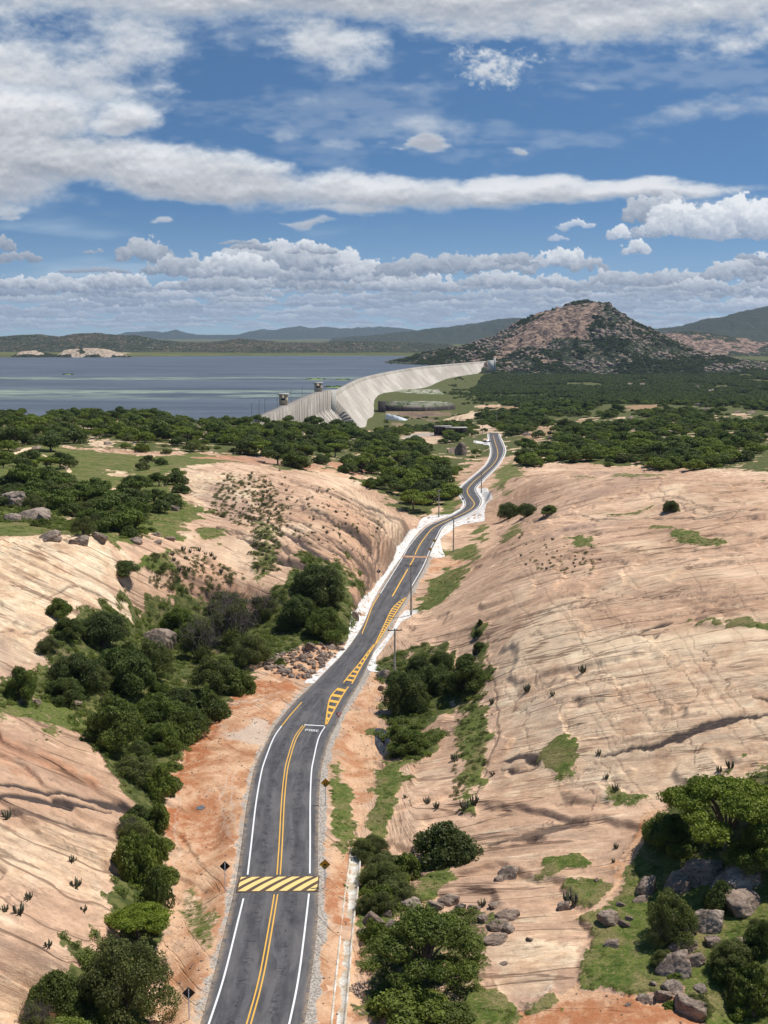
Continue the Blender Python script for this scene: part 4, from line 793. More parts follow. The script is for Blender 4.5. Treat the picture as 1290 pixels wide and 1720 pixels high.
# spillway stairway, stilling platform, sheds
x0, y0, _ = P(642, 691, -31)
st_ = MB(); xa = -1.5; yb = 1405; st_.box(-4, yb, -44, 84, yb + 430, -25.5)
mpl, nt, g = new_mat('platform_wall'); ps = g.pos(); zz_ = g.sep(ps); no = g.noise(g.vm('MULTIPLY', ps, (.35, .02, .03)), 1.0, 6, .7); nb2 = g.noise(g.vm('MULTIPLY', ps, (.07, .022, 0)), 1.0, 6, .75)
nrm = g.sep(nd(nt, 'ShaderNodeNewGeometry').outputs['Normal'])
topc = g.mix(g.ss(nb2, .42, .58), (.13, .17, .06), (.42, .38, .30)); sidec = g.mix(g.ss(no, .35, .65), (.035, .028, .028), (.13, .095, .085)); sidec = g.mix(g.ss(no, .62, .7), sidec, (.36, .27, .22))
finish(nt, g.mix(g.ss(nrm[2], .5, .7), sidec, topc), .9, no, .4, .5)
tag(st_.build('stilling_platform', mpl), 'grass topped concrete platform with dark front wall at the dam foot', 'platform')
sw = MB(); sw.box(-7, yb - 12, -44, 2, yb + 4, -20.5); tag(sw.build('corner_wall', m_rust), 'dark concrete corner wall where the platform meets the dam', 'wall')
# white jet of water at the outlet
vv = []; ff = []; 
for i in range(36):
    for j in range(14):
        a = i / 35; b = j / 13; w = 1.5 + 9 * a; hgt = 5.5 * (1 - a) ** .6 * math.sin(math.pi * min(1, b)) ** .7 * (1 + .35 * random.random())
        vv.append((a * 24, (b - .5) * w, hgt)); 
for i in range(35):
    for j in range(13): ff.append((i * 14 + j, (i + 1) * 14 + j, (i + 1) * 14 + j + 1, i * 14 + j + 1))
msp, nt, g = new_mat('white_foam'); finish(nt, g.mix(g.noise(g.obj(), 1.2, 5, .8), (.9, .93, .96), (.6, .66, .72)), .9, g.noise(g.obj(), 2, 5, .8), 1, .5)
h = hit([648], [705])[0]; o = mesh_np('water_spray', vv, ff, msp, smooth=True); o.location = tuple(h); o.rotation_euler = (0, 0, -.4); tag(o, 'white burst of water spraying at the foot of the dam', 'water spray')
# open shed by the track
def shed(px, py, w, d, hgt, lab):
    h = hit([px], [py])[0]; r = empty('open_shed', tuple(h), 0.05, lab, 'shed'); B = MB(); B.box(-w / 2, -d / 2, hgt, w / 2, d / 2, hgt + .5); B.build('roof', m_roof, r)
    B = MB(); B.box(-w / 2, d / 2 - .3, 0, w / 2, d / 2 - .1, hgt); B.build('back_wall', m_rust, r)
    for i in range(6): B = MB(); x = -w / 2 + .5 + (w - 1) * i / 5; B.box(x - .25, -d / 2, -1, x + .25, -d / 2 + .5, hgt); B.build('post', m_rust, r)
shed(766, 731, 15, 8, 5, 'long open shed with pale roof and dark posts behind the trees'); shed(744, 731, 12, 6, 6, 'dark open steel frame standing left of the pale roofed shed')
# ------------------------------------------------------------------ utility poles
def utility_pole(px, py, pytop, arm, lab, rz=0.0):
    h = hit([px], [py])[0]; y = h[1]; dx, dy, dz = pixdir(px, pytop); ht = CAMZ + dz / dy * y - h[2]
    r = empty('utility_pole', (h[0], h[1], h[2] - .2), rz, lab, 'utility pole', 'utility poles beside the road'); ht += .2
    B = MB(); B.tube([(0, 0, 0), (0, 0, ht)], [.21, .13], 10); B.build('pole', m_pole, r, True)
    if arm:
        B = MB(); B.box(-1.2, -.07, ht - .35, 1.2, .07, ht - .2); a = B.build('crossarm', m_pole, r)
        for x in (-1.05, 0.35, 1.05): B = MB(); B.tube([(x, 0, ht - .2), (x, 0, ht - .05), (x, 0, ht + .05)], [.04, .09, .05], 8); B.build('insulator', m_porc, a)
    else:
        B = MB(); B.box(-.5, -.06, ht - .35, .5, .06, ht - .22); B.build('crossarm', m_pole, r)
utility_pole(663, 1131, 1056, 1, 'utility pole with crossarm rising from the round trees right of the road', .1)
utility_pole(690.5, 1033, 948, 1, 'tallest utility pole, standing at the white concrete wedge')
utility_pole(761.5, 928, 869, 0, 'bare utility pole standing on the grass strip right of the worn hump'); utility_pole(737, 869, 822, 1, 'utility pole with crossarm left of the road at the bend', .2)
utility_pole(808.5, 828, 792, 0, 'short looking pole inside the right bend by the white bank'); utility_pole(834, 716, 688, 0, 'thin pole beyond the sandy lot at the end of the road')
utility_pole(810.5, 730, 712, 0, 'thin pole left of the sandy lot'); utility_pole(798, 745, 727, 0, 'small pole beside the white side street')
# ------------------------------------------------------------------ road signs
def diamond(B, s, y0, y1, cz):
    b = len(B.v); pts = [(0, -s), (s, 0), (0, s), (-s, 0)]
    for y in (y0, y1): B.v += [(a, y, cz + c) for a, c in pts]
    B.f += [(b, b + 1, b + 2, b + 3), (b + 7, b + 6, b + 5, b + 4)] + [(b + i, b + (i + 1) % 4, b + 4 + (i + 1) % 4, b + 4 + i) for i in range(4)]
def sign(px, py, pyc, s, kind, lab, rz=0.0):
    h = hit([px], [py])[0]; y = h[1]; dx, dy, dz = pixdir(px, pyc); cz = CAMZ + dz / dy * y - h[2]
    r = empty('road_sign', tuple(h), rz, lab, 'road sign'); y0 = -.05
    if kind == 'back':
        B = MB(); B.tube([(0, -.06, -.3), (0, -.06, cz + s * .75)], [.042, .042], 8); B.build('post', m_metal, r)
        B = MB(); diamond(B, s, 0.0, .02, cz); B.build('plate', m_black, r)
        B = MB(); diamond(B, s * .97, .021, .024, cz); B.build('face', m_sy, r); return
    B = MB(); B.tube([(0, .05, -.3), (0, .05, cz + s * .5)], [.042, .042], 8); B.build('post', m_metal, r)
    if kind == 'yield':
        B = MB(); t = lambda k, y_, z_: [(-k, y_, cz + k * .58 + z_), (0, y_, cz - k * 1.16 + z_), (0, y_, cz - k * 1.16 + z_), (k, y_, cz + k * .58 + z_)]
        def tri(k, ya, yb_):
            B.v += [(-k, ya, cz + k * .58), (k, ya, cz + k * .58), (0, ya, cz - k * 1.16), (-k, yb_, cz + k * .58), (k, yb_, cz + k * .58), (0, yb_, cz - k * 1.16)]; m_ = len(B.v) - 6
            B.v += [(0, ya, cz + k * .58), (0, yb_, cz + k * .58)]; B.f += [(m_, m_ + 2, m_ + 1, m_ + 6), (m_ + 3, m_ + 7, m_ + 4, m_ + 5), (m_, m_ + 3, m_ + 5, m_ + 2), (m_ + 2, m_ + 5, m_ + 4, m_ + 1), (m_, m_ + 6, m_ + 7, m_ + 3), (m_ + 6, m_ + 1, m_ + 4, m_ + 7)]
        tri(s, -.02, 0); B.build('plate', m_red, r); B = MB(); tri(s * .55, -.026, -.021); B.build('face', m_wsign, r); return
    B = MB(); diamond(B, s, -.02, 0, cz); B.build('plate', m_black, r); B = MB(); diamond(B, s * .93, -.026, -.021, cz); p = B.build('face', m_sy, r)
    B = MB(); k = s
    if kind == 'hump':
        n = 10; 
        for i in range(n):
            x0, x1 = (-.42 + .84 * i / n) * k, (-.42 + .84 * (i + 1) / n) * k; f0 = lambda x: k * .30 * math.exp(-(x / (k * .17)) ** 2) + .05 * k
            b = len(B.v); B.v += [(x0, -.03, cz - .15 * k), (x1, -.03, cz - .15 * k), (x1, -.03, cz - .15 * k + f0(x1)), (x0, -.03, cz - .15 * k + f0(x0))]; B.f.append((b, b + 1, b + 2, b + 3))
        B.build('symbol', m_black, p)
    elif kind == 'narrow':
        for sg in (-1, 1):
            b = len(B.v); X = [(.30, -.45), (.20, -.45), (.20, -.1), (.30, -.1), (.12, .15), (.22, .15), (.12, .45), (.22, .45)]
            for q in ([(.14, -.45), (.26, -.45), (.26, 0), (.14, 0)], [(.14, 0), (.26, 0), (.16, .45), (.06, .45)]):
                b = len(B.v); B.v += [(sg * a * k, -.03, cz + c * k) for a, c in q]; B.f.append((b, b + 1, b + 2, b + 3))
        B.build('symbol', m_black, p)
sign(318, 1712, 1668, .53, 'back', 'diamond sign seen from its black back, nearest the camera on the left verge', .1)
sign(378.5, 1498, 1455, .53, 'back', 'diamond sign seen from its black back, left of the striped hump', .1)
sign(546, 1492, 1452, .56, 'hump', 'yellow diamond sign with a hump symbol right of the striped hump'); sign(547, 1352, 1315, .56, 'narrow', 'yellow diamond sign with two converging lines on the right verge')
sign(568.5, 1218, 1200, .42, 'yield', 'red and white triangular give way sign by the yellow hatching')
sign(636, 975, 960, .5, 'back', 'small dark diamond sign back on the left bank under the dome'); sign(777, 846, 838, .5, 'back', 'small dark sign back in the left bend')
sign(729.5, 915, 908, .5, 'hump', 'small yellow sign on the right edge beyond the worn hump, farther of two'); sign(722.5, 930, 922.5, .5, 'hump', 'small yellow sign on the right edge beyond the worn hump, nearer of two')
# ------------------------------------------------------------------ parked car and side street
h = hit([817.5], [743.5])[0]
q = drape('side_street', Z5([(725,212),(870,222),(878,258),(860,262),(800,245),(725,236)]), m_shot, .05); tag(q, 'short white side street joining the far bend', 'side street')
car = empty('parked_car', (h[0], h[1], h[2] + .1), .1, 'small dark car parked on the white side street', 'car')
B = MB(); B.box(-2.1, -.85, .35, 2.1, .85, .95); B.build('body', m_black, car)
B = MB(); b = 0; B.v += [(-1.3, -.8, .95), (1.2, -.8, .95), (1.2, .8, .95), (-1.3, .8, .95), (-.9, -.65, 1.5), (.6, -.65, 1.5), (.6, .65, 1.5), (-.9, .65, 1.5)]; B.f += [(4, 5, 6, 7), (0, 1, 5, 4), (1, 2, 6, 5), (2, 3, 7, 6), (3, 0, 4, 7)]; B.build('cabin', m_metal, car)
for sx in (-1.3, 1.3):
    for sy in (-.8, .8): B = MB(); B.tube([(sx, sy - .1, .35), (sx, sy + .1, .35)], [.34, .34], 12); B.build('wheel', m_rust, car)
# ------------------------------------------------------------------ vegetation
def leaf_mat(name, dark, lite, dry=None, tr=.28):
    dark = (dark[0] * 1.75, dark[1] * 1.5, dark[2] * 1.2); lite = (lite[0] * 1.7, lite[1] * 1.45, lite[2] * 1.15)
    m, nt, g = new_mat(name); r = g.attr('rnd', 'Fac'); oi = nd(nt, 'ShaderNodeObjectInfo'); on = g.noise(g.obj(), .9, 3, .5)
    on2 = g.noise(g.obj(), .32, 2, .5); t = g.m('ADD', g.m('MULTIPLY', r, .42), g.m('ADD', g.m('MULTIPLY', g.ss(on, .35, .65), .34), g.m('MULTIPLY', g.ss(on2, .40, .60), .34)))
    c = g.mix(t, dark, lite); c = g.mix(g.m('MULTIPLY', oi.outputs['Random'], .45), c, dry or (.105, .115, .04))
    c = g.mix(g.ss(oi.outputs['Random'], .6, 1.0, 0, .35), c, tuple(x * .55 for x in dark))
    b = nd(nt, 'ShaderNodeBsdfPrincipled', {'Base Color': c, 'Roughness': .6, 'Specular IOR Level': .25}); tl = nd(nt, 'ShaderNodeBsdfTranslucent', {'Color': g.mix(.5, c, (.12, .2, .02))})
    mx = nd(nt, 'ShaderNodeMixShader', {0: tr, 1: b.outputs[0], 2: tl.outputs[0]}); o = nt.nodes.new('ShaderNodeOutputMaterial'); nt.links.new(mx.outputs[0], o.inputs[0]); return m
L_green = leaf_mat('leaves_green', (.036, .066, .012), (.125, .185, .032)); L_dark = leaf_mat('leaves_dark', (.026, .048, .012), (.085, .125, .03)); L_bright = leaf_mat('leaves_bright', (.060, .105, .010), (.17, .235, .028), (.15, .18, .03))
L_olive = leaf_mat('leaves_olive', (.040, .060, .018), (.125, .155, .045), (.15, .145, .055)); L_bush = leaf_mat('undergrowth', (.045, .075, .012), (.15, .21, .04), (.16, .17, .05))
m_bark = plain('bark', (.16, .125, .10), (.085, .065, .05), 5, .9, bump=.5); m_twig = plain('grey_twigs', (.20, .165, .145), (.11, .09, .08), 3, .9)
m_cact = plain('cactus_skin', (.12, .12, .065), (.06, .055, .035), 4, .7)
def leafcloud(blobs, n, leaf, rs, up=.35, shell=(.72, 1.08), aspect=.65):
    bl = np.array(blobs); w = bl[:, 3] * bl[:, 4]; k = rs.choice(len(bl), n, p=w / w.sum()); b = bl[k]
    d = rs.normal(size=(n, 3)); d[:, 2] += up; d /= np.linalg.norm(d, axis=1)[:, None]
    lump = np.stack([vnoise(d[:, 0] * 2.2 + k * 3.1 + 50, d[:, 1] * 2.2 + d[:, 2] * 1.7 + 50, 2)], 1)
    r = rs.uniform(shell[0], shell[1], (n, 1)) ** .8 * (.66 + .62 * lump); c = b[:, :3] + d * r * np.stack([b[:, 3], b[:, 3], b[:, 4]], 1)
    nn = d * .75 + rs.normal(size=(n, 3)) * .6 + np.array([0, 0, .25]); nn /= np.linalg.norm(nn, axis=1)[:, None]
    a = np.cross(nn, rs.normal(size=(n, 3))); a /= np.linalg.norm(a, axis=1)[:, None]; e = np.cross(nn, a)
    s = leaf * rs.uniform(.55, 1.25, (n, 1)); a = a * s; e = e * s * aspect
    V = np.stack([c - a * .5, c - e * .5 + a * .05, c + a * .5, c + e * .5 + a * .05], 1).reshape(-1, 3); F = np.arange(4 * n).reshape(-1, 4)
    return V, F, np.repeat(rs.rand(n), 4)
def make_blobs(R, H, h0, n, rs, br, flat=.6, dome=1.0):
    out = []
    for i in range(n):
        a = rs.uniform(0, 6.283); q = math.sqrt((i + .5) / n); rr = (R - br * .8) * q * rs.uniform(.8, 1.1)
        top = H - (H - h0) * (q ** 2) * dome * .75; r = br * rs.uniform(.65, 1.15)
        z = top - r * flat - rs.uniform(0, .18) * (H - h0); out.append((rr * math.cos(a), rr * math.sin(a), z, r, r * flat))
    return out
def tree_mesh(nm, R, H, h0, nb, br, nl, leaf, seed, mat, flat=.6, dome=1.0, tr=.3, thick=.2, limb=True, inner=None):
    rs = np.random.RandomState(seed); bl = make_blobs(R, H, h0, nb, rs, br, flat, dome)
    V, F, r = leafcloud(bl, nl, leaf, rs); cm = mesh_np(nm + '_crown', V, F, mat, attrs={'rnd': r}, link=False)
    B = MB(); fk = Vector((rs.uniform(-.2, .2), rs.uniform(-.2, .2), h0 * tr + .3)); B.tube([(0, 0, -1.2), (0, 0, .1), tuple(fk)], [thick * 1.4, thick * 1.1, thick * .85], 8)
    if limb:
        for (x, y, z, a, b) in bl[:: max(1, len(bl) // 12)]:
            t = Vector((x, y, z - b * .3)); m1 = fk.lerp(t, .45) + Vector((rs.uniform(-.3, .3), rs.uniform(-.3, .3), .12 * H)); B.tube([tuple(fk), tuple(m1), tuple(t)], [thick * .6, thick * .38, thick * .12], 6)
    return cm, B.mesh(nm + '_trunk', m_bark)
def twig_mesh(nm, R, H, n, seed, leaves=None, lm=None):
    rs = np.random.RandomState(seed); B = MB()
    for i in range(n):
        a = rs.uniform(0, 6.283); q = math.sqrt(rs.rand()); p = Vector((R * .15 * q * math.cos(a), R * .15 * q * math.sin(a), -.2)); e = Vector((R * q * math.cos(a), R * q * math.sin(a), H * (1 - .5 * q * q) * rs.uniform(.75, 1.05)))
        m1 = p.lerp(e, .5) + Vector((0, 0, H * .12)); B.tube([tuple(p), tuple(m1), tuple(e)], [.05, .03, .015], 3, False)
        for j in range(5):
            s = m1.lerp(e, rs.rand()); t = s + Vector(rs.normal(size=3)) * R * .16 + Vector((0, 0, .1 * H)); B.tube([tuple(s), tuple(t)], [.02, .012], 3, False)
    tm = B.mesh(nm + '_twigs', m_twig)
    bl = make_blobs(R, H, H * .3, 10, rs, R * .35, .6); V, F, r = leafcloud(bl, leaves, .16, rs, shell=(.3, 1.0)); cm = mesh_np(nm + '_crown', V, F, lm, attrs={'rnd': r}, link=False)
    return cm, tm
PR = {}
PR['round1'] = (tree_mesh('round_tree', 4.6, 6.2, 1.6, 26, 1.5, 30000, .24, 1, L_green, .75), 4.6, 6.2)
PR['round2'] = (tree_mesh('dense_tree', 4.4, 5.4, 1.0, 30, 1.35, 30000, .22, 2, L_dark, .8), 4.4, 5.4)
PR['spread'] = (tree_mesh('spreading_tree', 5.6, 6.0, 3.0, 30, 1.45, 30000, .24, 3, L_bright, .42, .8, .5, .25), 5.6, 6.0)
PR['open'] = (tree_mesh('open_tree', 5.2, 7.0, 1.8, 30, 1.25, 24000, .23, 4, L_green, .6, 1.0, .5, .24), 5.2, 7.0)
PR['olive'] = (tree_mesh('olive_tree', 4.6, 6.4, 1.0, 34, 1.2, 26000, .19, 5, L_olive, .85, .9), 4.6, 6.4)
PR['bush'] = (tree_mesh('low_bush', 3.2, 3.0, .3, 18, 1.0, 12000, .24, 6, L_dark, .8, .9, .3, .08), 3.2, 3.0)
PR['bush2'] = (tree_mesh('bright_bush', 3.0, 2.4, .2, 18, .9, 11000, .25, 7, L_bush, .8, .9, .3, .06), 3.0, 2.4)
PR['tangle'] = (twig_mesh('tangle', 3.6, 3.6, 90, 8, 12000, L_olive), 3.6, 3.6)
PR['mid1'] = (tree_mesh('flat_topped_tree', 4.4, 4.8, 2.0, 14, 1.5, 4200, .48, 9, L_green, .55, .8, .5, .2), 4.4, 4.8)
PR['mid2'] = (tree_mesh('rounded_tree', 3.8, 4.4, 1.0, 12, 1.4, 3800, .46, 10, L_dark, .75, 1.0, .5, .2), 3.8, 4.4)
PR['mid3'] = (tree_mesh('umbrella_tree', 4.6, 4.6, 2.6, 12, 1.4, 3600, .48, 12, L_bright, .42, .7, .5, .2), 4.6, 4.6)
PR['mid5'] = (tree_mesh('pale_tree', 4.0, 4.2, 1.2, 12, 1.4, 3600, .46, 15, L_bright, .7, .8, .5, .2), 4.0, 4.2)
PR['mid4'] = (tree_mesh('thorny_tree', 3.6, 4.0, 1.0, 12, 1.2, 3000, .42, 13, L_olive, .7, .8, .5, .16), 3.6, 4.0)
def put_tree(kind, loc, sx, sz, rz, label, group=None, name='tree', cat='tree'):
    (cm, tm), R, H = PR[kind]; r = empty(name, loc, rz, label, cat, group); r.scale = (sx, sx, sz)
    for nm, me in (('trunk' if kind != 'tangle' else 'twigs', tm), ('crown', cm)):
        o = bpy.data.objects.new(nm, me); C.objects.link(o); o.parent = r
    return r
def hero(kind, px, py, wpx, hpx, label, name='tree', cat='tree', rz=None, sink=.25):
    h = hit([px], [py])[0]; dist = math.sqrt(h[0] ** 2 + h[1] ** 2 + (CAMZ - h[2]) ** 2); R, H = PR[kind][1:]
    dep = math.atan2(CAMZ - h[2], h[1]); w = wpx * dist / FPX; s = w / (2 * R)
    # apparent height = H cos(dep) + depth of crown sin(dep)
    ht = max((hpx * dist / FPX - w * .5 * math.sin(dep)) / math.cos(dep), .35 * w)
    put_tree(kind, (h[0], h[1] + w * .18, h[2] - sink), s, ht / H, random.uniform(0, 6.28) if rz is None else rz, label, None, name, cat)
hero('olive', 205, 1722, 165, 165, 'broad olive green tree filling the bottom left corner by the verge'); hero('spread', 228, 1590, 120, 80, 'dark green flat crown just above the olive tree at bottom left')
hero('bush', 95, 1698, 95, 75, 'small spreading bush on the cream slab left of the olive tree', 'bush', 'bush'); hero('tangle', 55, 1730, 60, 50, 'dry grey tangle below the small bush at bottom left', 'bush', 'bush')
hero('open', 715, 1672, 205, 165, 'large open crowned tree at the bottom centre in front of the boulders'); hero('bush2', 690, 1725, 150, 70, 'low bright undergrowth bush at the foot of the large centre tree', 'bush', 'bush')
hero('bush2', 760, 1722, 90, 50, 'pale green low bush right of the foot of the large centre tree', 'bush', 'bush')
hero('spread', 1232, 1455, 225, 165, 'big bright green spreading tree at the right edge above the grey boulders'); hero('round1', 1130, 1432, 100, 80, 'green tree leaning out left of the big spreading tree')
hero('round1', 1300, 1480, 130, 120, 'shaded tree cut by the right edge behind the grey boulders')
hero('olive', 1133, 1585, 100, 100, 'feathery olive shrub between the grey boulders on the right', 'shrub', 'shrub'); hero('bush', 1215, 1532, 68, 60, 'dark little shrub between the layered grey boulders', 'shrub', 'shrub')
hero('bush2', 1265, 1690, 90, 80, 'leafy bush at the lower right edge around the pale boulder', 'bush', 'bush'); hero('bush2', 1235, 1650, 80, 60, 'leafy bush above the pale boulder at lower right', 'bush', 'bush'); hero('bush', 1285, 1600, 60, 60, 'bush at the right edge beside the stacked small boulders', 'bush', 'bush')
hero('bush', 752, 1452, 135, 88, 'wide dark bush on the slab above the centre boulders', 'bush', 'bush'); hero('bush2', 675, 1478, 80, 60, 'bright bush left of the wide dark bush', 'bush', 'bush'); hero('bush2', 640, 1530, 75, 55, 'bright bush in the ditch beside the concrete channel', 'bush', 'bush'); hero('bush2', 628, 1580, 50, 45, 'small bright bush in the ditch left of the round boulders', 'bush', 'bush')
hero('round2', 682, 1198, 92, 85, 'dark round tree nearest the tall pole right of the road'); hero('round2', 730, 1165, 80, 60, 'dark tree in the middle of the clump under the dome'); hero('round1', 782, 1168, 82, 72, 'rounded green tree at the right end of the clump under the dome')
hero('round1', 688, 1268, 75, 55, 'round bright tree by the black culvert pool'); hero('bush2', 668, 1240, 40, 30, 'small yellow green bush behind the black culvert pool', 'bush', 'bush'); hero('round2', 806, 1092, 26, 20, 'dark bush at the bottom of the cleft in the lower dome', 'bush', 'bush'); hero('round2', 804, 1068, 20, 16, 'dark bush in the middle of the cleft in the lower dome', 'bush', 'bush'); hero('round1', 806, 1050, 12, 14, 'small bush at the top of the cleft in the lower dome', 'bush', 'bush')
hero('round2', 535, 1010, 108, 76, 'dark tree against the striped dome, topmost of its clump'); hero('round2', 500, 1058, 85, 70, 'dark tree at the left of the clump under the striped dome'); hero('round1', 548, 1078, 80, 70, 'green tree at the foot of the striped dome beside the road rocks')
hero('round2', 170, 1090, 110, 75, 'dark tree topmost on the cream slab edge'); hero('round2', 120, 1160, 100, 75, 'dark tree at the left edge of the thicket'); hero('round2', 200, 1160, 120, 90, 'dark tree in the middle of the thicket below the cream slab')
hero('round1', 185, 1265, 115, 110, 'large bright tree at the bottom of the thicket'); hero('round1', 262, 1235, 100, 85, 'green tree right of the large bright tree in the thicket'); hero('olive', 255, 1140, 80, 80, 'olive tree inside the thicket')
hero('round1', 31, 1180, 56, 68, 'lone green tree at the left edge below the cream slab')
hero('tangle', 335, 1110, 80, 80, 'tall grey brown shrub of bare branches, widest one', 'shrub', 'shrub'); hero('tangle', 390, 1085, 95, 90, 'grey brown tangle beside the dark tree clump', 'shrub', 'shrub'); hero('round1', 300, 1080, 80, 70, 'fresh green tree behind the middle of the thicket', 'shrub', 'shrub'); hero('olive', 360, 1165, 95, 80, 'olive shrub among the bare branches', 'shrub', 'shrub')
hero('olive', 420, 1120, 85, 70, 'olive shrub below the grey brown tangle', 'shrub', 'shrub'); hero('bush2', 400, 1165, 70, 50, 'bright green bush at the edge of the orange bank', 'bush', 'bush'); hero('bush', 345, 1215, 90, 70, 'dark bush above the orange bank', 'bush', 'bush'); hero('bush2', 300, 1245, 80, 60, 'bright bush at the top of the orange bank', 'bush', 'bush')
hero('tangle', 385, 1030, 110, 50, 'low grey scrub on the rim above the thicket', 'shrub', 'shrub'); hero('tangle', 440, 1040, 60, 50, 'grey scrub left of the dark clump', 'shrub', 'shrub')
hero('olive', 225, 1310, 85, 55, 'olive shrub at the edge of the dark streaked slab', 'shrub', 'shrub'); hero('bush2', 262, 1335, 65, 60, 'bright bush between slab and orange bank', 'bush', 'bush'); hero('bush2', 265, 1390, 48, 50, 'small bright bush between slab and orange bank', 'bush', 'bush')
hero('tangle', 215, 1412, 60, 45, 'grey bare shrub on the slab edge', 'shrub', 'shrub'); hero('bush2', 222, 1475, 85, 85, 'bright bush halfway down the slab edge', 'bush', 'bush'); hero('bush', 262, 1520, 60, 70, 'dark bush beside the eroded track', 'bush', 'bush'); hero('bush2', 258, 1450, 50, 60, 'bright bush beside the eroded track', 'bush', 'bush')
hero('round2', 205, 965, 70, 28, 'low dark bush at the tip of the cream slab', 'bush', 'bush'); hero('round2', 1128, 860, 33, 24, 'single round bush on the upper dome', 'bush', 'bush')
hero('round2', 855, 872, 55, 34, 'dark bush clump at the foot of the upper dome'); hero('round2', 885, 868, 45, 28, 'dark bush right of the clump at the foot of the upper dome'); hero('round1', 925, 864, 34, 20, 'smallest dark bush in the row at the foot of the upper dome', 'bush', 'bush')
hero('bush2', 470, 1118, 24, 18, 'tiny bush on the pink rubble left of the road', 'bush', 'bush')
def in_poly(x, y, q):
    ins = False
    for (ax, ay), (bx, by) in zip(q, q[1:] + q[:1]):
        if (ay > y) != (by > y) and x < (bx - ax) * (y - ay) / (by - ay) + ax: ins = not ins
    return ins
def scatter_px(q, n, dmin, tries=4000):
    out = []; x0, x1 = min(p[0] for p in q), max(p[0] for p in q); y0, y1 = min(p[1] for p in q), max(p[1] for p in q)
    for _ in range(tries):
        if len(out) >= n: break
        x, y = random.uniform(x0, x1), random.uniform(y0, y1)
        if in_poly(x, y, q) and all((x - a) ** 2 + ((y - b) * 2.2) ** 2 > dmin * dmin for a, b in out): out.append((x, y))
    return out
def grove(q, n, dmin, kinds, smin, smax, label, group, name='tree', cat='tree', flat=1.0):
    pts = scatter_px(q, n, dmin); hs = hit([p[0] for p in pts], [p[1] for p in pts])
    for h in hs:
        if CAMZ - h[2] < 5: continue
        if near_road(h[0], h[1]): continue
        k = random.choice(kinds); s = random.uniform(smin, smax)
        put_tree(k, (h[0], h[1], h[2] - .3), s, s * random.uniform(.8, 1.1) * flat, random.uniform(0, 6.28), label, group, name, cat)
def near_road(x, y, m=6.5): return bool((((RC[:, 0] - x) ** 2 + (RC[:, 1] - y) ** 2) < m * m).any())
MID = ['mid1', 'mid2', 'mid3', 'mid4', 'mid1', 'mid5']
grove([(0,815),(70,800),(150,815),(185,835),(225,850),(240,895),(190,905),(120,880),(60,860),(0,850)], 42, 14, ['mid1', 'mid2', 'mid4', 'mid1'], .75, 1.25, 'dark green tree in the grove behind the left boulders', 'trees of the grove behind the left boulders')
grove([(190,820),(300,790),(305,840),(270,870),(215,860)], 12, 14, ['mid1', 'mid2'], .7, 1.1, 'dark green tree at the right end of the meadow grove', 'trees at the right end of the meadow grove')
grove([(0,700),(120,702),(250,704),(420,712),(430,745),(330,755),(200,745),(90,760),(0,760)], 62, 12, MID, 1.1, 1.9, 'green tree in the belt along the lake shore', 'trees of the belt along the lake shore')
grove([(0,770),(100,775),(150,790),(100,795),(0,792)], 9, 16, MID, .7, 1.1, 'lone green tree standing on the meadow', 'scattered trees of the meadow')
grove([(220,760),(300,762),(290,785),(230,790)], 4, 22, ['mid2', 'mid4'], .6, .9, 'small tree standing in the open middle of the meadow', 'small trees in the middle of the meadow')
grove([(400,722),(520,718),(620,735),(700,760),(760,790),(760,845),(700,862),(640,820),(560,785),(470,785),(420,765)], 70, 12, ['mid1', 'mid2', 'mid5', 'mid3', 'mid2'], 1.1, 1.75, 'green tree in the wood behind the striped dome', 'trees of the wood behind the striped dome')
grove([(870,758),(1000,745),(1290,735),(1290,780),(1150,788),(1000,776),(900,778),(865,770)], 44, 16, ['mid1', 'mid5', 'mid3', 'mid2'], 1.1, 1.8, 'green tree in the wood behind the upper dome', 'trees of the wood behind the upper dome')
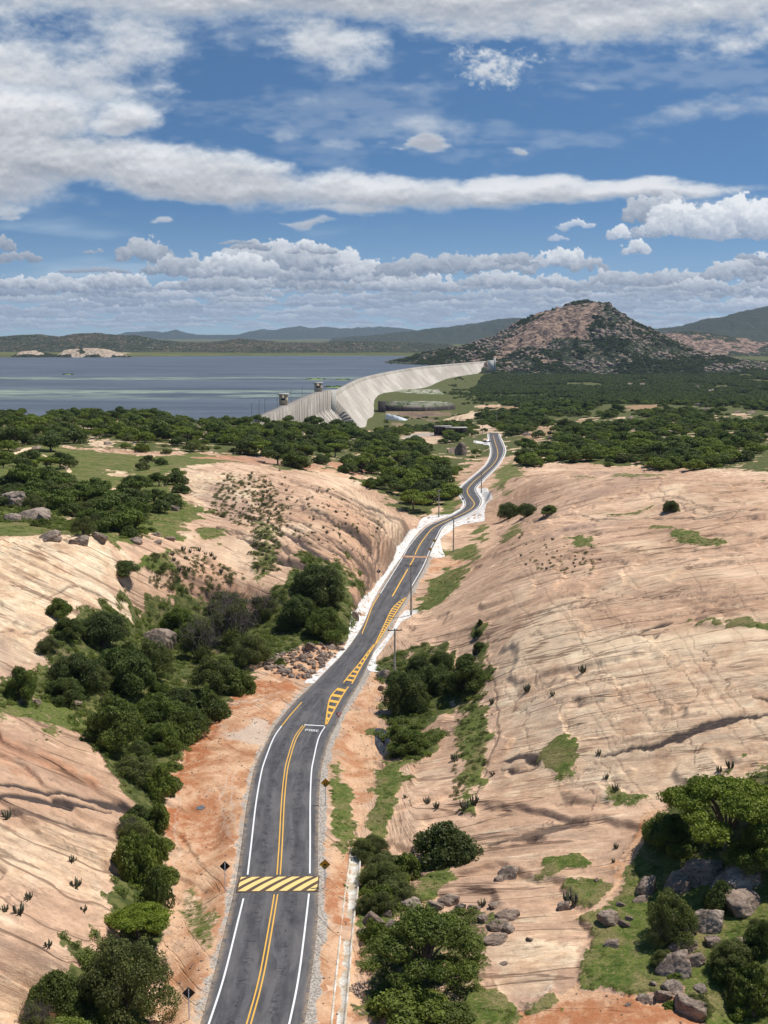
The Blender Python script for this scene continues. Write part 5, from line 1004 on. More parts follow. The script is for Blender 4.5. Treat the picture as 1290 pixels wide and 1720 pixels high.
# ------------------------------------------------------------------ woodland, undergrowth, grass: scattered instances of one leaf cloud
def gn_scatter(name, pts, scl, src, mat_unused=None, label=None, zscale=1.0):
    """pts (N,3) carry a source mesh object's geometry, turned and scaled per point"""
    V = np.asarray(pts, np.float32); me = bpy.data.meshes.new(name); me.vertices.add(len(V)); me.vertices.foreach_set('co', V.ravel())
    a = me.attributes.new('sc', 'FLOAT_VECTOR', 'POINT'); s = np.asarray(scl, np.float32); a.data.foreach_set('vector', np.stack([s, s, s * zscale], 1).ravel())
    a = me.attributes.new('rt', 'FLOAT_VECTOR', 'POINT'); r = np.zeros((len(V), 3), np.float32); r[:, 2] = RS.rand(len(V)) * 6.283; a.data.foreach_set('vector', r.ravel())
    o = bpy.data.objects.new(name, me); C.objects.link(o); o['kind'] = 'stuff'
    if label: o['label'] = label
    ng = bpy.data.node_groups.new(name, 'GeometryNodeTree'); ng.interface.new_socket('Geometry', in_out='INPUT', socket_type='NodeSocketGeometry'); ng.interface.new_socket('Geometry', in_out='OUTPUT', socket_type='NodeSocketGeometry')
    gi = ng.nodes.new('NodeGroupInput'); go = ng.nodes.new('NodeGroupOutput'); ip = ng.nodes.new('GeometryNodeInstanceOnPoints'); oi = ng.nodes.new('GeometryNodeObjectInfo'); oi.transform_space = 'ORIGINAL'; oi.inputs['Object'].default_value = src; oi.inputs['As Instance'].default_value = True
    na = []
    for nm in ('sc', 'rt'): n = ng.nodes.new('GeometryNodeInputNamedAttribute'); n.data_type = 'FLOAT_VECTOR'; n.inputs['Name'].default_value = nm; na.append(n)
    e2r = ng.nodes.new('FunctionNodeEulerToRotation'); ng.links.new(na[1].outputs['Attribute'], e2r.inputs[0])
    ng.links.new(gi.outputs[0], ip.inputs['Points']); ng.links.new(oi.outputs['Geometry'], ip.inputs['Instance']); ng.links.new(e2r.outputs[0], ip.inputs['Rotation']); ng.links.new(na[0].outputs['Attribute'], ip.inputs['Scale']); ng.links.new(ip.outputs[0], go.inputs[0])
    m = o.modifiers.new('scatter', 'NODES'); m.node_group = ng; return o
def crown_obj(kind):
    me = PR[kind][0][0]
    for o in C.objects:
        if o.type == 'MESH' and o.data == me: return o
TH = [(75,1050),(150,1000),(225,1040),(300,1030),(430,1010),(455,1060),(470,1100),(420,1140),(350,1215),(300,1260),(235,1290),(170,1250),(100,1180),(75,1120)]
grove(TH, 24, 30, ['round2', 'olive', 'round1', 'round1', 'bush2'], .40, .75, 'green tree packed inside the thicket between cream slab and orange bank', 'trees packed inside the thicket')
grove([(235,1290),(285,1290),(275,1400),(280,1480),(225,1480),(215,1400)], 8, 24, ['bush2', 'bush', 'olive'], .45, .8, 'bush in the strip between the dark streaked slab and the orange bank', 'bushes of the strip below the thicket', 'bush', 'bush')
grove([(60,1640),(110,1650),(130,1720),(60,1720)], 4, 24, ['bush2', 'bush'], .35, .6, 'low bush at the foot of the cream slab in the bottom left', 'low bushes in the bottom left', 'bush', 'bush')
grove([(615,1400),(650,1400),(670,1480),(740,1490),(650,1530),(605,1600),(602,1480)], 16, 20, ['bush2', 'bush2', 'olive'], .28, .6, 'small bright bush in the ditch right of the concrete channel', 'small bushes of the ditch', 'bush', 'bush')
grove([(552,1480),(580,1480),(570,1600),(556,1600)], 7, 14, ['bush2'], .16, .3, 'tiny round bush between the road and the concrete channel', 'tiny bushes between road and channel', 'bush', 'bush')
grove([(1080,1600),(1290,1540),(1290,1720),(1100,1720)], 9, 40, ['bush2', 'olive'], .25, .5, 'small shrub among the boulders of the lower right lawn', 'small shrubs of the lower right lawn', 'bush', 'bush')
grove([(640,1120),(810,1110),(815,1160),(730,1200),(650,1220)], 6, 30, ['round2', 'round1'], .4, .6, 'dark tree filling the clump under the big dome', 'trees filling the clump under the big dome')
grove([(0,850),(260,870),(280,905),(100,905)], 14, 16, ['bush', 'bush2', 'olive'], .5, .9, 'low bush among the boulders of the slab rim', 'bushes of the slab rim', 'bush', 'bush')
PR['far1'] = (tree_mesh('far_tree', 4.0, 4.0, 1.4, 9, 1.5, 700, .95, 21, L_dark, .6, .9, .5, .2, False), 4.0, 4.0)
PR['far2'] = (tree_mesh('far_bush', 4.2, 3.8, 1.2, 10, 1.4, 700, .95, 22, L_green, .6, .8, .5, .2, False), 4.2, 3.8)
PR['tuft2'] = (tree_mesh('dry_tuft', .62, .42, .1, 6, .26, 240, .10, 25, L_olive, .9, .9, .3, .01, False), .6, .4)
PR['tuft'] = (tree_mesh('tuft', .62, .42, .1, 6, .26, 260, .11, 23, L_bush, .9, .9, .3, .01, False), .6, .4)
def place_src(kind, px, py, s, name, label, cat):
    h = hit([px], [py])[0]; put_tree(kind, (h[0], h[1], h[2] - .1), s, s, 0, label, None, name, cat)
place_src('far1', 905, 735, 1.2, 'tree', 'dark tree left of the bare orange rock behind the road end', 'tree'); place_src('far2', 890, 755, 1.2, 'tree', 'green tree right of the far road bend', 'tree'); place_src('tuft', 590, 1420, 1.6, 'bush', 'tiny tuft of green at the head of the concrete channel', 'bush')
place_src('tuft2', 452, 860, 2.0, 'bush', 'dry olive tuft in the middle of the cactus colony on the striped dome', 'bush')
def sample(n, u0, u1, y0, y1, ch, thr=.5, sub=None):
    y = np.sqrt(RS.uniform(y0 ** 2, y1 ** 2, n)); u = RS.uniform(u0, u1, n); v = np.log(y)
    i = np.clip(np.searchsorted(UU, u), 0, NU - 1); j = np.clip(np.searchsorted(VV, v), 0, NV - 1)
    w = CH[ch][j, i]; k = w > thr
    if sub is not None: k &= sub(u, y, i, j)
    return np.stack([u * y, y, Hat(u, v)], 1)[k]
def bare(i, j): return (CH['cream'][j, i] < .4) & (CH['red'][j, i] < .3) & (CH['grass'][j, i] < .5)
rd0 = RD.reshape(gx.shape)
pA = sample(26000, -.36, .36, 420, 1250, 'scrub', .5, lambda u, y, i, j: bare(i, j) & (rd0[j, i] > 5) & (HZ[j, i] > -60) & (~((u * y < np.where(y > 1390, 82, 95)) & (u * y > -60) & (y > 1060))) & (~((u < -.04) & (y > 830))))
keep = (RS.rand(len(pA)) < np.where(pA[:, 0] < 0, .24, .36)) & (fbm(pA[:, 0] / 38, pA[:, 1] / 70, 6, 3) > np.where(pA[:, 0] < 10, .38, .45))
pA = pA[keep]; sA = RS.uniform(.0, 1., len(pA)) ** 1.4 * 1.25 + .45 * np.where(pA[:, 1] > 700, 1.1, .95); hlf = RS.rand(len(pA)) < .5
tri = RS.rand(len(pA)); zs = (.8, 1.05, .9)
for m_, kd, lb, zz_s in ((tri < .4, 'mid5', 'leafy green woodland over the plain and the slopes', .85), ((tri >= .4) & (tri < .75), 'mid1', 'lighter green woodland over the plain and the slopes', 1.0), (tri >= .75, 'mid4', 'dry olive woodland over the plain and the slopes', .8)):
    gn_scatter('woodland', pA[m_] - [0, 0, .4], sA[m_], crown_obj(kd), label=lb, zscale=zz_s)
pV = sample(9000, -.06, .10, 1000, 2300, 'scrub', .4, lambda u, y, i, j: (u * y < 150) & (u * y > np.interp(y, [1000, 1150, 1500, 1800, 2000, 2300], [-30, -5, 20, 50, 95, 140])) & (fbm(u * y / 30, y / 60, 5, 3) > .52) & (~((u * y > -12) & (u * y < 90) & (y > 1380) & (y < 1850)))); pV = pV[:420]
gn_scatter('woodland', pV - [0, 0, .4], RS.uniform(.35, .9, len(pV)), crown_obj('far2'), label='scattered bushes on the valley floor below the dam')
pB = sample(60000, .0, .36, 1250, 3300, 'scrub', .5, lambda u, y, i, j: bare(i, j) & (u * y > np.interp(y, [1250, 1900, 2300, 2700, 3300], [110, 140, 190, 270, 300])) & (fbm(u * y / 60, y / 90, 3, 4) > .42))
sB = RS.uniform(.8, 1.7, len(pB)); hlf = RS.rand(len(pB)) < .6
gn_scatter('woodland', pB[hlf] - [0, 0, .4], sB[hlf], crown_obj('far1'), label='dark far woodland on the plain below the hill'); gn_scatter('woodland', pB[~hlf] - [0, 0, .4], sB[~hlf], crown_obj('far2'), label='green far woodland on the plain below the hill')
# scrub on the rocky hill
X, Y, Zh, rk = HILL; n = 26000; a = RS.randint(0, X.shape[0] // 2 + 20, n); b = RS.randint(0, X.shape[1], n); keep = (rk[a, b] < .35) & (RS.rand(n) < sstep(fbm(X[a, b] / 50, Y[a, b] / 70, 5, 4), .42, .60)) & (Zh[a, b] > -30)
a, b = a[keep], b[keep]; gn_scatter('hill_scrub', np.stack([X[a, b], Y[a, b], Zh[a, b] - .6], 1), RS.uniform(.5, 1.25, len(a)), crown_obj('far1'), label='dark scrub covering the slopes of the rocky hill')
# undergrowth in thickets, tufts on grass
pC = sample(26000, -.36, .36, 82, 330, 'scrub', .45, lambda u, y, i, j: rd0[j, i] > 1.5); pC = pC[:9000]
gn_scatter('undergrowth', pC - [0, 0, .1], RS.uniform(.7, 2.0, len(pC)), crown_obj('tuft'), label='low green undergrowth between the trees')
pG = sample(60000, -.36, .36, 82, 300, 'grass', .5, lambda u, y, i, j: (rd0[j, i] > .6) & (fbm(u * y / 3.5, y / 3.5, 2, 3) > .50)); pG = pG[:15000]
gn_scatter('grass', pG - [0, 0, .05], RS.uniform(.25, .75, len(pG)), crown_obj('tuft'), label='short grass and weeds on the green patches', zscale=.6)
def tufts_px(q, n, d, s0, s1): 
    pts = scatter_px(q, n, d); return hit([p[0] for p in pts], [p[1] for p in pts]), RS.uniform(s0, s1, len(pts))
for q, n, s0, s1 in (([(370,795),(450,800),(480,850),(470,960),(425,965),(420,890),(350,860)], 330, .8, 2.2), ([(380,800),(560,820),(660,880),(620,940),(520,930),(420,880)], 170, .5, 1.3), ([(240,935),(330,920),(420,970),(330,1000),(250,985)], 170, .7, 1.8), ([(850,890),(1020,915),(1000,965),(880,960)], 50, .6, 1.3), ([(770,1180),(830,1190),(810,1300),(760,1350)], 120, .5, 1.2)):
    h_, s_ = tufts_px(q, n, 3, s0, s1); gn_scatter('undergrowth', h_ - [0, 0, .1], s_, crown_obj('tuft2'), label='low thorny growth in the hollows of the rock')
# ------------------------------------------------------------------ boulders
import bmesh
mb_, nt, g = new_mat('boulder_stone'); ob = g.obj(); oi = nd(nt, 'ShaderNodeObjectInfo').outputs['Random']; ov = g.vm('ADD', ob, g.comb(g.m('MULTIPLY', oi, 40.), 0., 0.))
n1 = g.noise(ov, 1.3, 6, .7, .4); n2 = g.noise(ov, 6, 5, .75); c = g.mix(g.ss(n1, .36, .62), (.16, .125, .10), (.47, .37, .29)); c = g.mix(g.m('MULTIPLY', oi, .5), c, (.30, .20, .14)); c = g.mix(g.ss(n2, .5, .36, 0, .7), c, (.055, .048, .045)); c = g.mix(g.ss(n2, .60, .70, 0, .5), c, (.48, .44, .38))
finish(nt, c, .9, g.m('ADD', n1, n2), .8, .15, spec=.15)
def boulder_mesh(nm, seed, cuts=10):
    bm = bmesh.new(); bmesh.ops.create_icosphere(bm, subdivisions=5, radius=1.0); V = np.array([v.co[:] for v in bm.verts]); F = [[v.index for v in f.verts] for f in bm.faces]; bm.free(); rs = np.random.RandomState(seed)
    d = V / np.linalg.norm(V, axis=1)[:, None]; r = .80 + .5 * (fbm(d[:, 0] * 1.3 + seed * 7 + 20, d[:, 1] * 1.3 + d[:, 2] * 1.1 + 20, seed, 4) - .3)
    V = d * r[:, None]
    for _ in range(cuts):
        nn = rs.normal(size=3); nn /= np.linalg.norm(nn); lim = rs.uniform(.48, .78); q = V @ nn; ex = np.maximum(q - lim, 0); V -= np.outer(ex * .88, nn)
    nn = rs.normal(size=3); nn[2] *= .3; nn /= np.linalg.norm(nn); q = V @ nn; V *= (1 - .10 * np.exp(-((q - rs.uniform(-.2, .2)) / .035) ** 2))[:, None]
    V += (fbm(d[:, 0] * 6 + 9, d[:, 1] * 6 + d[:, 2] * 5 + 9, 3, 3)[:, None] - .5) * .09 * d
    me = bpy.data.meshes.new(nm); me.from_pydata(V.tolist(), [], F); me.polygons.foreach_set('use_smooth', [True] * len(F)); me.materials.append(mb_); return me
BM = [boulder_mesh('boulder_shape', s) for s in (3, 8, 14, 22, 31)]
def boulder(px, py, w, h, lab, group=None, k=None, rz=None):
    p = hit([px], [py])[0]; dist = math.sqrt(p[0] ** 2 + p[1] ** 2 + (CAMZ - p[2]) ** 2); s = w * dist / FPX / 1.7; sz = max(h * dist / FPX / 1.65, .35 * s)
    o = bpy.data.objects.new('boulder', BM[random.randrange(5) if k is None else k]); C.objects.link(o); o.location = (p[0], p[1] + s * .3, p[2] + sz * .10); o.scale = (s, s * random.uniform(.7, .95), sz); o.rotation_euler = (random.uniform(-.25, .25), random.uniform(-.25, .25), random.uniform(-.5, .5) if rz is None else rz)
    return tag(o, lab, 'boulder', group)
for a in [(1187,1480,70,48,'grey slab boulder at the left top of the layered group under the spreading tree'),(1247,1495,95,60,'largest layered grey boulder under the spreading tree'),(1140,1497,60,46,'rounded grey boulder left of the layered group'),(1250,1530,78,44,'cracked grey boulder at the right below the layered group'),
    (1085,1500,40,42,'grey boulder at the head of the lawn beside the dirt path'),(1130,1575,72,56,'dark leaning boulder left of the feathery shrub'),(1195,1560,56,40,'dark flat boulder right of the feathery shrub'),(1200,1588,32,20,'low boulder below the dark flat one'),(1147,1600,54,28,'upper stone of the pale cracked stack'),(1140,1635,60,44,'lower left block of the pale cracked stack'),(1168,1620,32,34,'lower right block of the pale cracked stack'),
    (1252,1590,30,16,'top stone of the two stacked small boulders at right'),(1252,1612,34,28,'bottom stone of the two stacked small boulders at right'),(1232,1638,22,20,'small square stone between the two stacks'),(1260,1690,62,42,'pale oval boulder at the lower right'),(1130,1665,40,24,'flat stone at the top of the lower cluster'),(1115,1680,32,26,'dark stone at the left of the lower cluster'),(1158,1705,58,50,'biggest block of the lower cluster'),
    (1178,1665,24,14,'small stone right of the lower cluster'),(1085,1685,26,18,'brown stone left of the lower cluster'),(1075,1515,30,10,'white flat stone on the lawn'),(1043,1522,18,10,'small pale stone beside the dirt path'),(1025,1552,42,32,'brown boulder beside the cactus on the lawn edge'),(1048,1556,22,16,'stone leaning on the brown boulder'),(1030,1590,26,14,'orange flat stone on the lawn'),(1056,1545,16,9,'little stone near the brown boulder'),
    (1002,1480,10,9,'white little stone on the green patch'),(948,1528,22,18,'grey stone in front of the cactus clump'),(1195,1525,18,14,'small round stone under the layered group'),(1098,1655,14,8,'tiny stone above the lower cluster'),(1055,1690,12,8,'tiny stone on the red soil'),
    (681,1508,30,24,'orange topped boulder at the left of the centre rocks'),(690,1528,44,28,'broken grey boulder under the orange topped one'),(728,1528,34,22,'pale slab boulder above the centre tree'),(752,1520,42,26,'pale boulder beside the brown centre rocks'),(772,1530,22,22,'narrow dark stone in the centre rocks'),(795,1530,24,14,'small brown stone below the cactus'),
    (812,1548,22,18,'round brown boulder left of the brown slabs'),(852,1545,46,22,'dark brown overhanging slab'),(836,1562,40,22,'brown slab under the overhanging one'),(855,1565,24,18,'pale stone under the brown overhanging slab'),(830,1585,52,18,'wide low brown boulder in front of the slabs'),(832,1525,24,12,'small grey stone behind the brown slabs'),
    (625,1555,42,34,'upper grey boulder in the ditch beside the channel'),(625,1575,42,20,'lower grey boulder in the ditch beside the channel'),(655,1560,24,22,'pale round boulder right of the ditch boulders'),(650,1540,18,16,'small grey boulder above the ditch boulders'),(856,1476,34,30,'dark rough rock pair, right one, above the centre slab'),(838,1480,20,16,'dark rough rock pair, left one, above the centre slab'),(888,1580,14,8,'small loose stone on the pale slab'),(845,1620,16,6,'flat loose stone on the pale slab'),
    (15,850,55,34,'big pale rounded boulder at the left edge of the grove'),(52,872,60,34,'grey boulder pile right of the big pale one'),(70,875,30,24,'steep grey boulder leaning in the left pile'),(20,875,36,20,'low grey boulder at the left edge'),(80,905,40,24,'pale topped boulder on the cream slab rim'),(94,908,24,12,'brown boulder beside the pale topped one'),(132,912,34,22,'split pale boulder on the cream slab rim'),(120,912,18,10,'brown lower half stone by the split boulder'),
    (163,905,30,20,'boulder hidden in bushes on the slab rim'),(227,912,26,16,'grey boulder right of the slab rim trees'),(260,900,18,10,'stone at the edge of the meadow by the striped dome'),(283,907,22,10,'low dark stone where meadow meets the striped dome'),(290,857,22,16,'dark and white boulder on the meadow'),(48,830,18,10,'grey stone inside the grove'),(68,855,14,14,'grey upright stone inside the grove'),(262,912,20,8,'white flat stone on the meadow edge'),
    (596,1040,14,24,'dark round boulder stuck in the long white apron'),(265,1090,60,50,'pale fractured rock face inside the thicket'),(388,1140,12,10,'single white stone in the thicket'),(520,1092,20,24,'grey boulder at the road edge rubble'),(540,1105,22,16,'pink boulder in the road edge rubble'),(505,1110,26,18,'grey pink boulder left in the road edge rubble'),(480,1130,24,14,'pink broken rock near the orange bank'),(555,1090,18,14,'small pink rock near the white drain strip'),(460,1110,26,14,'dark pink rock by the tiny bush'),
    (645,1138,24,18,'grey flat rock beside the clump by the tall pole'),(640,1160,10,14,'white stone left of the dark round tree'),(60,1185,18,14,'white stone near the lone tree'),(35,1180,14,16,'grey stone at the foot of the lone tree'),(127,1183,20,12,'grey stone below the thicket left edge'),(775,765,20,34,'orange cracked rock outcrop in the wood'),(760,760,24,18,'pale rock outcrop in the wood'),(585,748,36,14,'pale layered outcrop at the edge of the wood'),
    (985,770,14,10,'pale stone behind the upper dome'),(1125,730,26,12,'pale outcrop in the right wood'),(1100,722,20,10,'upper pale outcrop in the right wood'),(1170,655,12,12,'distant boulder on the plain, leftmost of three'),(1195,660,14,10,'distant boulder on the plain, middle of three'),(1257,655,12,10,'distant boulder on the plain, rightmost of three')]:
    boulder(*a)
# ------------------------------------------------------------------ cacti
def cactus_mesh(seed, n=12, spread=.9, H=1.45):
    rs = np.random.RandomState(seed); B = MB()
    for i in range(n):
        a = rs.uniform(0, 6.283); r0 = rs.uniform(0, .25) * spread; r1 = rs.uniform(.35, 1.0) * spread; h = H * rs.uniform(.55, 1.1)
        p = [(r0 * math.cos(a), r0 * math.sin(a), -.15), (r1 * .75 * math.cos(a), r1 * .75 * math.sin(a), h * .22), (r1 * math.cos(a), r1 * math.sin(a), h * .5), (r1 * 1.05 * math.cos(a + .1), r1 * 1.05 * math.sin(a + .1), h)]
        B.tube(p, [.09, .11, .11, .06], 7)
    return B.mesh('cactus_stems', m_cact, True)
rb = next(o for o in C.objects if o.name.startswith('boulder'))
rp = sample(9000, -.36, .36, 84, 260, 'soil', .5, lambda u, y, i, j: rd0[j, i] > .5)[:1600]; gn_scatter('rubble', rp, RS.uniform(.03, .16, len(rp)) , rb, label='small loose stones on the orange soil', zscale=.7)
h_, s_ = tufts_px([(445,1110),(500,1085),(575,1075),(578,1092),(520,1140),(480,1140),(440,1125)], 190, 2, .25, .8); gn_scatter('rubble', h_, s_ * .8, rb, label='pink blasted rock rubble at the left road edge')
rp = sample(9000, -.36, .36, 84, 240, 'gravel', .4)[:3000]; gn_scatter('rubble', rp, RS.uniform(.02, .09, len(rp)), rb, label='crushed stone along the road edges')
for q, n in (([(400,722),(620,735),(700,760),(740,830),(640,810),(560,780),(430,765)], 14), ([(0,705),(250,706),(430,715),(430,745),(100,758),(0,760)], 14), ([(880,700),(1290,690),(1290,775),(1000,772),(880,760)], 22), ([(870,640),(1290,640),(1290,690),(880,690)], 16)):
    for x, y in scatter_px(q, n, 16): boulder(x, y, random.uniform(9, 20), random.uniform(5, 10), 'pale rock outcrop showing between the trees of the woods', 'pale outcrops between the trees')
a = RS.randint(10, X.shape[0] // 2 + 6, 5200); b = RS.randint(10, X.shape[1] - 10, 5200); k_ = (Zh[a, b] > -18) & (b > X.shape[1] * .2) & ((rk[a, b] < .5) | (RS.rand(len(a)) < .05)) & (fbm(X[a, b] / 70, Y[a, b] / 70, 9, 4) > .46)
gn_scatter('rubble', np.stack([X[a, b], Y[a, b], Zh[a, b] - .5], 1)[k_], RS.uniform(.6, 1., k_.sum()) ** 3 * 6.5 + .8, rb, label='grey boulders strewn over the slopes of the rocky hill', zscale=.85)
pt = np.stack([RS.uniform(0, 92, 130), RS.uniform(1410, 1830, 130), np.full(130, -25.8)], 1); pt[pt[:, 0] > 84, 2] = -29
gn_scatter('undergrowth', pt, RS.uniform(.15, .55, 130), crown_obj('far2'), label='low bushes on top of the platform at the dam foot', zscale=.7)
CM = [cactus_mesh(s) for s in (1, 2, 3)]
def cactus(px, py, w, lab, group=None):
    p = hit([px], [py])[0]
    if near_road(p[0], p[1], 5): return
    s = w * .88 * math.hypot(p[1], CAMZ - p[2]) / FPX / 1.7; o = bpy.data.objects.new('cactus', random.choice(CM)); C.objects.link(o); o.location = tuple(p); o.scale = (s, s, s * random.uniform(.8, 1.1)); o.rotation_euler = (0, 0, random.uniform(0, 6.28)); tag(o, lab, 'cactus', group)
for a in [(961,1518,36,'largest dark cactus clump beside the lawn'),(1007,1268,14,'cactus at the left tip of the dark rock streak'),(1227,1290,18,'cactus on the crack above the spreading tree'),(1208,1296,14,'cactus left of the one above the spreading tree'),(1033,1328,16,'dark low cactus on the slab step'),(1018,1308,12,'low cactus above the slab step'),(1035,1425,12,'cactus beside the top of the dirt path'),
    (1030,1448,10,'smaller cactus beside the dirt path'),(718,1350,18,'dark cactus pair, left, on the slab left of the grass vein'),(734,1358,16,'dark cactus pair, right, on the slab left of the grass vein'),(681,1340,10,'single cactus at the ditch rim'),(763,1278,18,'cactus left of the grass vein'),(828,1302,12,'cactus right of the grass vein'),(780,1360,22,'cactus row left end under the grass vein'),(797,1350,20,'cactus row right end under the grass vein'),(826,1182,12,'cactus under the round green tree'),
    (12,1375,22,'cactus at the left edge on the dark streaked slab'),(120,1447,18,'cactus in the middle of the bottom left slab'),(125,1490,24,'branching cactus above the crack of the bottom left slab'),(30,1535,26,'cactus cluster at the left edge of the bottom slab'),(48,1510,18,'cactus above the left edge cluster'),(8,1530,18,'cactus cut by the left edge'),(140,1530,16,'cactus in the crack of the bottom left slab'),(80,1590,16,'dark cactus on the lower slab'),
    (798,1100,14,'cactus in the cleft of the lower dome'),(810,1522,16,'cactus behind the centre boulders'),(885,1162,18,'low cactus on the big dome'),(928,1168,12,'small cactus on the big dome'),(980,1130,20,'flat cactus in the middle of the big dome')]:
    cactus(*a)
for x, y in scatter_px([(370,800),(470,790),(560,830),(640,890),(600,930),(500,900),(420,880),(380,850)], 60, 11): cactus(x, y, random.uniform(4, 7.5), 'small dark cactus on the striped dome', 'cacti of the striped dome')
for x, y in scatter_px([(390,800),(450,810),(470,860),(460,960),(430,960),(420,880),(370,840)], 50, 7): cactus(x, y, random.uniform(4.5, 8), 'dark cactus in the dense colony on the striped dome', 'dense cactus colony of the striped dome')
for x, y in scatter_px([(330,920),(370,940),(380,970),(300,960),(280,930)], 14, 9): cactus(x, y, random.uniform(8, 12), 'cactus above the grey tangle left of the striped dome', 'cacti above the grey tangle')
for x, y in scatter_px([(860,905),(960,900),(1020,925),(1010,960),(900,965),(850,940)], 20, 9): cactus(x, y, random.uniform(4, 7), 'small cactus on the crest of the big dome', 'cacti on the crest of the big dome')
# ------------------------------------------------------------------ islets in the reservoir and haze
def islet(px, py, w, lab):
    x, y, _ = P(px, py, WATER_Z); W_ = w * y / FPX / 2; n = 24; v = [(0, 0, .9)]; f = []
    for k in range(n): a = 6.283 * k / n; r = random.uniform(.8, 1.1); v.append((W_ * r * math.cos(a), W_ * 1.7 * r * math.sin(a), -.3))
    for k in range(0, n, 2): f.append((0, 1 + k, 1 + (k + 1) % n, 1 + (k + 2) % n))
    o = mesh_np('islet', v, f, m_isl); o.location = (x, y, WATER_Z); tag(o, kind='structure'); return x, y, W_
m_isl = plain('islet_weeds', (.22, .34, .06), (.12, .19, .05), .05, .9)
I = [islet(*a) for a in [(566,650,56,''),(530,637,44,''),(575,638,30,''),(115,629,22,''),(278,598,12,''),(600,596,60,''),(665,590,40,''),(690,604,20,'')]]
pts = []
for x, y, w in I[:5]: pts += [(x + random.uniform(-.7, .7) * w, y + random.uniform(-.5, .5) * w, WATER_Z - .4) for _ in range(10)]
gn_scatter('reeds', pts, RS.uniform(.5, 1.0, len(pts)), crown_obj('far2'), label='dark bushes on the low islets of the lake', zscale=.6)
HAZE = True
if HAZE:
    B = MB(); B.box(-24000, -300, -60, 24000, 20600, 520); mh = bpy.data.materials.new('haze_air'); mh.use_nodes = True; nt = mh.node_tree; nt.nodes.clear()
    vp = nd(nt, 'ShaderNodeVolumePrincipled', {'Color': (.62, .76, 1.0), 'Density': 3.2e-5, 'Anisotropy': .2}); o = nt.nodes.new('ShaderNodeOutputMaterial'); nt.links.new(vp.outputs[0], o.inputs['Volume'])
    hz_ = B.build('haze', mh); hz_['kind'] = 'stuff'

